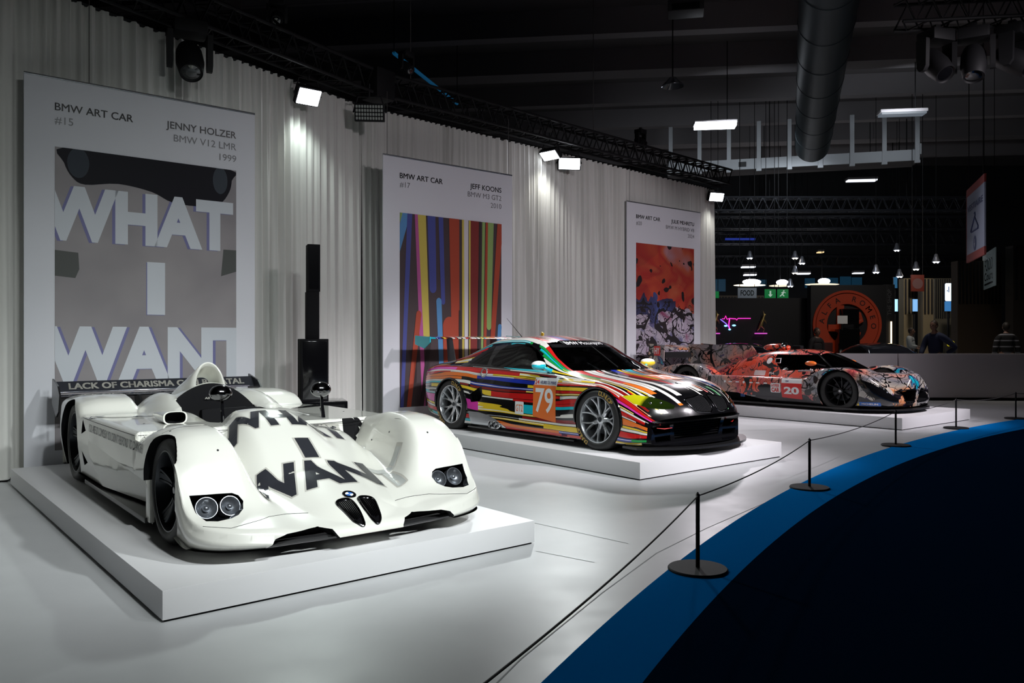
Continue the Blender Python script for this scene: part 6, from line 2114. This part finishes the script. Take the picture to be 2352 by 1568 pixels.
def signs():
    def panel(nm, px, py, wpx, hpx, Y, m_, lab, cat='sign', rz=0, post=None, dep=.05):
        k = Y / 1850; p = at(px, py, Y)
        b = new(); box(b, (0, 0, 0), (wpx * k, dep, hpx * k), bevel=.004)
        o = obj(nm, b, m_, None, p, (0, 0, rz), smooth=30); tag(o, lab, cat); return o, wpx * k, hpx * k
    def hang(o, w, h, top=11.45):
        for s in (-.4, .4):
            b = new(); tube(b, [(w * s, 0, h / 2), (w * s, 0, top - o.location.z)], .012, 6); obj('hanging_wire', b, M['truss'], o, smooth=None)
    pale = mat('sign_pale', (.22, .24, .27), .6, emit='#aab4c4', es=.05)
    o, w, h = panel('food_sign', 1716, 673, 43, 24, 32.5, pale, 'small pale FOOD sign left of the green exit signs'); hang(o, w, h)
    t = fit(text_bm('FOOD', 1, .02), w * .72, h * .52); q = obj('sign_lettering', t, M['black_print'], o, smooth=None); q.matrix_local = basis((0, -.03, h * .02), (1, 0, 0), (0, 0, 1))
    gm = em('exit_green', '#0b7d3e', .55)
    wg = em('exit_white', '#cfe8d8', .55)
    for px, lab in ((1769, 'green exit sign with a downward arrow'), (1798, 'green exit sign with a running figure')):
        o, w, h = panel('exit_sign', px, 675, 25, 22, 31.5, gm, lab); hang(o, w, h); o['group'] = 'green exit signs'
        if px == 1769:
            g = new(); add_bm(g, poly_bm([(-.03, .12), (.03, .12), (.03, -.02), (.09, -.02), (0, -.12), (-.09, -.02), (-.03, -.02)])); nm = 'arrow'
        else:
            g = new(); add_bm(g, poly_bm(circ(.028, 12, .03, .12)))
            for pl in ([(.0, .09), (.06, .07), (.0, -.02), (-.05, .0)], [(-.05, .0), (0, -.02), (.06, -.07), (.03, -.10), (-.02, -.05)], [(-.05, .0), (-.02, -.03), (-.10, -.10), (-.14, -.09)], [(.05, .08), (.11, .05), (.11, .03), (.04, .05)], [(.0, .09), (-.08, .05), (-.07, .03), (.0, .06)]):
                add_bm(g, poly_bm(pl))
            nm = 'running_figure'
        q = obj(nm, g, wg, o, smooth=None); q.matrix_local = basis((0, -.03, 0), (1, 0, 0), (0, 0, 1))
    o, w, h = panel('exit_sign', 1641, 680, 20, 22, 31.5, gm, 'green exit sign half hidden by the curtain end'); hang(o, w, h); o['group'] = 'green exit signs'
    # cloakroom sign, seen at an angle
    p0, p1 = at(2222, 440, 17.2), at(2263, 405, 15.4)
    d = p1 - p0; d.z = 0
    zt, zb_ = 4.55, 3.05
    c = (p0 + p1) / 2
    r = empty('cloakroom_sign', (c.x, c.y, 0), math.atan2(d.y, d.x), 'hanging white cloakroom sign with red ends and VESTIAIRE lettering', 'sign')
    w = d.length
    b = new(); box(b, (0, 0, (zt + zb_) / 2), (w, .03, zt - zb_), bevel=.004); obj('panel', b, mat('sign_white', (.20, .24, .32), .6), r)
    rm = mat('sign_red', (.20, .02, .015), .6)
    for z in (zt - .055, zb_ + .055):
        b = new(); box(b, (0, 0, z), (w * 1.002, .034, .16)); obj('red_end', b, rm, r, smooth=None)
    b = new(); box(b, (-w / 2, 0, (zt + zb_) / 2), (.05, .034, zt - zb_)); obj('red_edge', b, rm, r, smooth=None)
    nv = mat('sign_navy', (.02, .035, .11), .6)
    t = fit(text_bm('VESTIAIRE', 1, .01), w * .86, .13); q = obj('sign_lettering', t, nv, r, smooth=None); q.matrix_local = basis((0, -.02, zt - .42), (1, 0, 0), (0, 0, 1))
    b = new(); z = zt - .80
    tube(b, [(0, -.02, z + .13), (.06, -.02, z + .16), (.03, -.02, z + .22), (-.03, -.02, z + .2)], .012, 6); tube(b, [(0, -.02, z + .13), (-.38, -.02, z - .10), (-.38, -.02, z - .14), (.38, -.02, z - .14), (.38, -.02, z - .10)], .016, 6, closed=True)
    obj('hanger_symbol', b, nv, r)
    b = new(); add_bm(b, poly_bm(circ(.15, 28)), basis((0, -.02, zb_ + .30), (1, 0, 0), (0, 0, 1))); e = obj('arrow_disc', b, nv, r, smooth=None)
    b = new(); add_bm(b, poly_bm([(-.02, .08), (.02, .08), (.02, 0), (.07, 0), (0, -.09), (-.07, 0), (-.02, 0)]), basis((0, -.024, zb_ + .30), (1, 0, 0), (0, 0, 1))); obj('arrow', b, pale, e, smooth=None)
    for s in (-.4, .4):
        b = new(); tube(b, [(w * s, 0, zt), (w * s, 0, 11.45)], .008, 6); obj('hanging_wire', b, M['truss'], r, smooth=None)
    # food court sign
    p0, p1 = at(2258, 575, 27.0), at(2287, 570, 24.5); d = p1 - p0; d.z = 0; c = (p0 + p1) / 2; w = d.length
    z1, z0 = at(2287, 567, 24.5).z, at(2287, 655, 24.5).z
    r = empty('food_court_sign', (c.x, c.y, 0), math.atan2(d.y, d.x), 'hanging pale FOOD Court sign below the cloakroom sign', 'sign')
    b = new(); box(b, (0, 0, (z0 + z1) / 2), (w, .03, z1 - z0), bevel=.004); obj('panel', b, mat('sign_pale_two', (.20, .24, .25), .6, emit='#9fb4b8', es=.04), r)
    t = fit(text_bm('FOOD', 1, .0), w * .62, .38); q = obj('sign_lettering', t, M['black_print'], r, smooth=None); q.matrix_local = basis((0, -.02, z1 - .42), (1, 0, 0), (0, 0, 1))
    t = fit(text_bm('Court', 1, .01), w * .66, .26); q = obj('sign_lettering', t, M['black_print'], r, smooth=None); q.matrix_local = basis((0, -.02, z1 - .78), (1, 0, 0), (0, 0, 1))
    b = new(); add_bm(b, poly_bm(rrect(w * .66, .06, .005)), basis((0, -.02, z0 + .14), (1, 0, 0), (0, 0, 1))); obj('sign_bar', b, M['black_print'], r, smooth=None)
    for s in (-.4, .4):
        b = new(); tube(b, [(w * s, 0, z1), (w * s, 0, 11.45)], .008, 6); obj('hanging_wire', b, M['truss'], r, smooth=None)
    # orange round sign on the wood columns
    o, w, h = panel('round_sign', 2107, 650, 30, 38, 30.6, mat('dim_red', (.12, .018, .01), .6, emit='#7a1c10', es=.05), 'dull red sign with a pale disc above the wood columns'); hang(o, w, h)
    b = poly_bm(circ(.20, 28)); q = obj('pale_disc', b, mat('dim_rose', (.14, .07, .07), .6), o, smooth=None); q.matrix_local = basis((0, -.03, -.02), (1, 0, 0), (0, 0, 1))
    # screens
    for px, py, w_, h_, Y, c_, s, lab in ((2056, 701, 11, 29, 30.5, '#9fd0ff', 1.6, 'narrow glowing blue screen left of the wood columns'), (2101, 701, 12, 29, 30.4, '#7fb6ea', 1.1, 'narrow glowing blue screen between the wood columns'), (2180, 702, 24, 26, 31, '#3f86c8', .7, 'blue screen below the glowing phone shaped sign'),
                                          (2056, 649, 9, 26, 32, '#2a78a8', .4, 'dim blue screen high left of the wood columns')):
        o, w, h = panel('screen', px, py, w_, h_, Y, M['stand_black'], lab, 'screen'); o['group'] = 'blue screens'
        b = new(); box(b, (0, -.03, 0), (w * .94, .012, h * .96)); obj('display', b, em('screen_%d_%d' % (px, py), c_, s), o, smooth=None)
        b = new(); z = o.location.z; box(b, (0, .06, -z / 2), (.06, .06, z)); obj('stand', b, M['stand_black'], o, smooth=None)
    o, w, h = panel('illuminated_sign', 2177, 671, 18, 42, 30, M['stand_black'], 'glowing white rounded sign on the grey wood wall', dep=.12)
    b = poly_bm(rrect(w * .95, h * .97, .05)); q = obj('sign_face', b, em('sign_face', '#cfe4ff', 2.4), o, smooth=None); q.matrix_local = basis((0, -.065, 0), (1, 0, 0), (0, 0, 1))
    b = new(); box(b, (.0, -.07, .1), (.03, .006, .22)); box(b, (-.06, -.07, .05), (.03, .006, .06)); obj('sign_mark', b, M['navy_print'], o, smooth=None)
    b = new(); box(b, (.18, .05, 0), (.25, .05, .05)); z = o.location.z; box(b, (.28, .05, -z / 2), (.06, .06, z)); obj('bracket', b, M['stand_black'], o, smooth=None)
    # small bright machine details behind the people
    p = at(2183, 790, 23.5); b = new(); box(b, (0, 0, .60), (.16, .3, 1.2), bevel=.03); o = obj('yellow_motorcycle_part', b, M['stand_black'], None, (p.x, p.y, 0)); o.name = 'display_stand'; tag(o, 'small stand with a yellow object beside the navy jacket', 'display stand')
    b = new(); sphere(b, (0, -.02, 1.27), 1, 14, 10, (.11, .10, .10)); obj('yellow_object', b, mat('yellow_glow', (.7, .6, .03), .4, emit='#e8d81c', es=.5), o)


# ------------------------------------------------------------------ people
def skin(nodes, edges, sub=2, root=0):
    me = bpy.data.meshes.new('sk'); b = bmesh.new(); lay = b.verts.layers.skin.verify()
    vs = []
    for i, (p, r) in enumerate(nodes):
        v = b.verts.new(p); rr = r if isinstance(r, tuple) else (r, r)
        v[lay].radius = rr; v[lay].use_root = (i == root); vs.append(v)
    for a, c in edges: b.edges.new((vs[a], vs[c]))
    b.to_mesh(me); b.free()
    o = bpy.data.objects.new('sk', me); COL.objects.link(o)
    md = o.modifiers.new('s', 'SKIN'); md.use_smooth_shade = True
    m2 = o.modifiers.new('u', 'SUBSURF'); m2.levels = sub; m2.render_levels = sub
    bpy.context.view_layer.update()
    res = from_eval(o)
    out = bmesh.new(); out.from_mesh(res)
    bpy.data.objects.remove(o); bpy.data.meshes.remove(me); bpy.data.meshes.remove(res)
    return out


def person(loc, rz, H, label, jacket, trousers, hair, arms, lean=0.0, stripes=False):
    """standing figure, facing local -Y; arms: (right elbow, right hand, left elbow, left hand) in figure units of H=1.75"""
    k = H / 1.75
    r = empty('person', loc, rz, label, 'person')
    S = lambda p: (p[0] * k, (p[1] - lean * max(0, p[2] - .9)) * k, p[2] * k)
    re, rh, le, lh = arms
    sk_ = mat('skin_' + label[:6], (.24, .13, .09), .5)
    hipz = .93
    N = [((0, 0, .98), .13), ((0, .0, 1.15), (.14, .105)), ((0, .01, 1.33), (.165, .115)), ((0, .015, 1.44), (.10, .085)), ((0, .005, 1.52), .055), ((0, -.01, 1.58), .055),
         ((-.18, .01, 1.40), .062), (re, .046), (rh, .032), ((.18, .01, 1.40), .062), (le, .046), (lh, .032),
         ((-.09, 0, .90), .092), ((-.10, -.01, .50), .058), ((-.10, .02, .10), .040), ((-.10, -.13, .03), .035),
         ((.09, 0, .90), .092), ((.10, -.01, .50), .058), ((.10, .02, .10), .040), ((.10, -.13, .03), .035)]
    E_ = [(0, 1), (1, 2), (2, 3), (3, 4), (4, 5), (3, 6), (6, 7), (7, 8), (3, 9), (9, 10), (10, 11), (0, 12), (12, 13), (13, 14), (14, 15), (0, 16), (16, 17), (17, 18), (18, 19)]
    sc = lambda q: tuple(x * k for x in q) if isinstance(q, tuple) else q * k
    b = skin([(S(p), sc(q)) for p, q in N], E_)
    # head with brow, nose, chin and ears
    hc = Vector(S((0, -.02, 1.655)))
    h = new(); sphere(h, (0, 0, 0), 1, 24, 18, (.073 * k, .095 * k, .115 * k))
    for v in h.verts:
        if v.co.z < 0: v.co.x *= 1 - .25 * (-v.co.z / (.115 * k)); v.co.y -= .012 * k * (-v.co.z / (.115 * k))
    add_bm(b, h, Matrix.Translation(hc))
    h = new(); sphere(h, (0, -.100 * k, -.012 * k), 1, 10, 8, (.014 * k, .022 * k, .026 * k))
    for s in (-1, 1): sphere(h, (s * .074 * k, .005 * k, -.01 * k), 1, 10, 8, (.010 * k, .018 * k, .030 * k))
    add_bm(b, h, Matrix.Translation(hc))
    # hands: palm, four fingers and a thumb
    for e, w in ((re, rh), (le, lh)):
        w_, e_ = Vector(S(w)), Vector(S(e)); d = (w_ - e_).normalized(); u, v = frame_of(d)
        h = new(); sphere(h, (0, 0, 0), 1, 12, 8, (.040 * k, .018 * k, .050 * k)); Q = Matrix.Identity(4)
        for i in range(3): Q[i][0] = u[i]; Q[i][1] = v[i]; Q[i][2] = d[i]; Q[i][3] = (w_ + d * .045 * k)[i]
        for i in range(4):
            x = (-.028 + .0187 * i) * k; ln = (.070, .080, .076, .060)[i] * k
            tube(h, [(x, 0, .03 * k), (x * 1.1, -.006 * k, .03 * k + ln * .55), (x * 1.12, -.022 * k, .03 * k + ln)], [.0095 * k, .0085 * k, .007 * k], 7)
        tube(h, [(.03 * k, 0, -.01 * k), (.055 * k, -.01 * k, .025 * k), (.058 * k, -.02 * k, .055 * k)], [.012 * k, .010 * k, .008 * k], 7)
        add_bm(b, h, Q)
    obj('body', b, sk_, r, smooth=60)
    hb = new(); sphere(hb, hc + Vector((0, .016 * k, .022 * k)), 1, 22, 16, (.082 * k, .096 * k, .108 * k))
    dead = [v for v in hb.verts if (v.co - hc).y < -.045 * k and (v.co - hc).z < .06 * k or (v.co - hc).z < -.07 * k]
    bmesh.ops.delete(hb, geom=dead, context='VERTS')
    obj('hair', hb, mat('hair_' + label[:6], hair, .6), r, smooth=60)
    for s in (-1, 1):
        e = new(); sphere(e, hc + Vector((s * .03 * k, -.088 * k, .012 * k)), .009 * k, 8, 6); obj('eye', e, M['black'], r)
    J = [((0, 0, .92), (.165, .13)), ((0, .0, 1.15), (.175, .13)), ((0, .01, 1.33), (.20, .14)), ((0, .015, 1.45), (.115, .10)), ((0, .01, 1.51), .068),
         ((-.185, .01, 1.395), .085), (re, .066), (tuple(Vector(re).lerp(Vector(rh), .92)), .050), ((.185, .01, 1.395), .085), (le, .066), (tuple(Vector(le).lerp(Vector(lh), .92)), .050)]
    jm = mat('jacket_' + label[:6], jacket, .8)
    if stripes:
        q = NT(jm); tc = q.n('ShaderNodeTexCoord'); _, _, z = q.sep(tc.outputs['Object'])
        f = q.math('FRACT', q.math('MULTIPLY', q.math('SUBTRACT', z, 1.02 * k), 6.6))
        q.link(q.mix(q.math('LESS_THAN', f, .20), '#101012', '#84848a'), q.b.inputs['Base Color'])
    obj('jacket', skin([(S(p), sc(q)) for p, q in J], [(0, 1), (1, 2), (2, 3), (3, 4), (3, 5), (5, 6), (6, 7), (3, 8), (8, 9), (9, 10)]), jm, r, smooth=60)
    T = [((0, 0, .97), (.15, .12)), ((-.09, 0, .88), .112), ((-.10, -.01, .50), .078), ((-.10, .02, .09), .062), ((.09, 0, .88), .112), ((.10, -.01, .50), .078), ((.10, .02, .09), .062)]
    obj('trousers', skin([(S(p), sc(q)) for p, q in T], [(0, 1), (1, 2), (2, 3), (0, 4), (4, 5), (5, 6)]), mat('trousers_' + label[:6], trousers, .8), r, smooth=60)
    for s in (-1, 1):
        b = new(); sphere(b, (s * .10 * k, -.05 * k, .04 * k), 1, 16, 10, (.052 * k, .14 * k, .05 * k))
        for v in b.verts: v.co.z = max(v.co.z, .0)
        obj('shoe', b, M['black'], r, smooth=50)
    return r


def people():
    down = ((-.25, .03, 1.12), (-.26, -.06, .86), (.25, .03, 1.12), (.26, -.06, .86))
    p = at(2150, 800, 19.25)
    person((p.x, p.y, 0), -1.0, 1.82, 'person in a dark navy jacket looking left, hand on hip', (.012, .02, .06), (.02, .02, .03), (.05, .03, .02), ((-.24, -.10, 1.14), (-.20, -.28, .98), (.42, .10, 1.16), (.22, .02, 1.00)), .10)
    p = at(2311, 800, 20.3)
    person((p.x, p.y, 0), 2.9, 1.80, 'person in a dark jacket with pale stripes seen from behind', (.02, .02, .02), (.02, .02, .02), (.02, .015, .01), down, .0, True)
    p = at(2092, 800, 27.5)
    person((p.x, p.y, 0), .9, 1.76, 'small far person in a white shirt with folded arms', (.42, .46, .48), (.03, .05, .10), (.04, .025, .02), ((-.24, -.04, 1.16), (.02, -.22, 1.14), (.24, -.04, 1.14), (-.04, -.20, 1.10)))
    p = at(1876, 800, 22.8)
    person((p.x, p.y, 0), .4, 1.70, 'dim person beside the dark red counter wearing blue trousers', (.015, .012, .014), (.02, .04, .14), (.04, .025, .02), down)


def dark_car(loc, rz, label):
    car = empty('parked_car', loc, rz, label, 'car')
    bl = mat('car_dark', (.012, .013, .02), .15, coat=1.0)
    ST = [(-2.2, [(0, .35), (.70, .35), (.80, .50), (.80, .65), (.74, .82), (.66, .88), (.5, .90), (.3, .91), (0, .92)]),
          (-1.7, [(0, .20), (.80, .20), (.90, .45), (.91, .65), (.86, .85), (.76, .93), (.62, .97), (.35, 1.0), (0, 1.01)]),
          (-1.0, [(0, .18), (.82, .18), (.92, .45), (.92, .65), (.88, .85), (.82, .93), (.62, 1.25), (.38, 1.30), (0, 1.32)]),
          (-.2, [(0, .18), (.82, .18), (.91, .45), (.91, .65), (.88, .85), (.83, .92), (.60, 1.38), (.38, 1.43), (0, 1.45)]),
          (.4, [(0, .18), (.82, .18), (.91, .45), (.91, .65), (.88, .84), (.83, .91), (.63, 1.28), (.38, 1.34), (0, 1.36)]),
          (1.0, [(0, .18), (.82, .18), (.92, .45), (.92, .64), (.88, .82), (.82, .89), (.74, .96), (.42, 1.0), (0, 1.02)]),
          (1.7, [(0, .20), (.80, .20), (.90, .42), (.89, .58), (.84, .70), (.74, .77), (.6, .80), (.35, .82), (0, .83)]),
          (2.2, [(0, .30), (.66, .30), (.74, .42), (.73, .50), (.68, .58), (.6, .62), (.5, .64), (.3, .65), (0, .66)])]
    bm = loft_car(ST, [4, 3, 3, 3, 4, 6, 4, 5], 70, lambda x, y, z: x)
    cuts = [well(x, .33, .36, s * .6, s * 1.2) for x in (1.35, -1.3) for s in (-1, 1)]
    bm = bool_cut(bm, cuts); fix(bm)
    parts = []
    for s in (-1, 1):
        fs = [f for f in bm.faces if s * f.calc_center_median().y > .3 and .85 < f.calc_center_median().z < 1.45 and s * f.normal.y > .2]
        g = carve(bm, fs, [(x, s, z) for x, z in ((-1.2, .97), (.75, .95), (.40, 1.22), (.0, 1.34), (-.6, 1.32), (-1.0, 1.18))], (0, 1, 0)); parts.append(take(bm, g))
    obj('body', bm, [bl, M['black']], car, smooth=45)
    for p in parts: obj('side_window', p, M['gloss_black'], car)
    for x in (1.35, -1.3):
        for s in (-1, 1): make_wheel(car, (x, s * .78, .33), .33, .22, .24, 'ten', M['wheel_black'], M['gunmetal'], flip=s > 0)
    car.scale = (.9,) * 3
    return car
# ------------------------------------------------------------------ light
def spot(loc, tgt, W, ang, blend=.4, col=(1, 1, 1), r=.12):
    l = bpy.data.lights.new('spot', 'SPOT'); l.energy = W; l.spot_size = math.radians(ang); l.spot_blend = blend; l.color = col; l.shadow_soft_size = r
    o = bpy.data.objects.new('stage_spot', l); COL.objects.link(o); o.location = loc
    o.rotation_euler = (Vector(tgt) - Vector(loc)).to_track_quat('-Z', 'Y').to_euler(); return o


def area(loc, tgt, W, sx, sy, col=(1, 1, 1), spread=120):
    l = bpy.data.lights.new('area', 'AREA'); l.shape = 'RECTANGLE'; l.size = sx; l.size_y = sy; l.energy = W; l.color = col; l.spread = math.radians(spread)
    o = bpy.data.objects.new('area_light', l); COL.objects.link(o); o.location = loc
    o.rotation_euler = (Vector(tgt) - Vector(loc)).to_track_quat('-Z', 'Y').to_euler(); return o


def lights():
    w = bpy.data.worlds.new('hall_air'); SC.world = w; w.use_nodes = True
    bg = w.node_tree.nodes['Background']; bg.inputs[0].default_value = (.02, .022, .028, 1); bg.inputs[1].default_value = .3
    cool, lil, grn = (.95, 1.0, 1.0), (1.0, .93, 1.0), (.88, 1.0, .95)
    # front rig over the visitors: spots on the cars, plus an added fill
    spot((4.3, 2.4, 5.6), (-1.55, 6.25, .5), 1750, 35, .8, cool, .15)
    spot((1.2, 1.0, 5.7), (-2.7, 6.0, .3), 950, 52, .9, cool, .15)  # wide fill added to lift the left floor and plinth
    spot((7.2, 6.4, 5.7), (1.3, 10.2, .6), 2100, 38, .7, lil, .15)
    spot((4.2, 4.4, 5.7), (.9, 9.9, .6), 1300, 40, .7, cool, .15)
    spot((10.4, 9.6, 5.7), (5.6, 14.8, .5), 2300, 40, .7, lil, .15)
    # floods on the curtain truss: down on the cars, the floor and grazing the cloth
    spot((-2.72, 11.0, 4.62), (-.9, 6.5, .2), 330, 100, .8, grn, .12)
    spot((1.14, 15.3, 4.66), (2.6, 9.0, .2), 560, 105, .8, cool, .12)
    spot((4.86, 18.9, 4.66), (6.6, 12.6, .2), 560, 105, .8, lil, .12)
    spot((-2.80, 11.05, 4.60), (-3.1, 11.9, 0.6), 40, 100, .9, grn, .1)
    spot((.70, 14.95, 4.70), (.3, 15.6, .6), 46, 100, .9, (1, 1, .95), .1)
    spot((4.84, 19.0, 4.66), (4.5, 19.5, .6), 30, 90, .9, (1, 1, .95), .1)
    # soft front wash added to brighten curtains and banners, keeping below the banner heads
    area((2.0, 1.6, 5.6), (-3.2, 8.4, .3), 34, 1.2, .4, cool, 60)
    area((4.6, 4.6, 5.7), (-.6, 13.2, 1.0), 42, 1.2, .4, lil, 70)
    area((8.4, 8.6, 5.7), (3.2, 17.6, 1.0), 54, 1.2, .4, lil, 70)
    # hall lamps, and a fill added over the people
    area((11, 30, 8.4), (11, 31.5, 6.5), 60, 1.4, .5, (.85, .92, 1))
    area(tuple(at(2074, 262, 26.4)), tuple(at(2074, 330, 32)), 30, 1.4, .4, (.85, .92, 1))
    area(tuple(at(1643, 300, 26.6)), tuple(at(1700, 370, 32)), 60, 1.4, .4, (.85, .92, 1))
    area((10.5, 19.2, 7.5), (10.8, 22.0, 1.0), 45, 1.2, .6, (1, .93, .85), 90)  # added to brighten the people, no lamp hangs here
    area((15.0, 27.0, 7.5), (14.5, 31.0, 1.5), 60, 1.2, .6, (1, .90, .78), 100)


car_white(); car_stripes(); car_ink()
setting()
hall()
lights()
# ------------------------------------------------------------------ camera
cam = bpy.data.cameras.new('camera')
cam.sensor_width = 36.0
cam.lens = 1850.0 / 2352.0 * 36.0
cam.shift_y = -(784.0 - 778.0) / 2352.0
cam.clip_end = 200
co = bpy.data.objects.new('camera', cam); COL.objects.link(co)
co.location = (0, 0, 1.41); co.rotation_euler = (PI / 2, 0, 0)
SC.camera = co
SC.view_settings.view_transform = 'Standard'
SC.view_settings.look = 'None'
SC.view_settings.gamma = 1.0
SC.view_settings.use_curve_mapping = False
SC.view_settings.exposure = 0.0
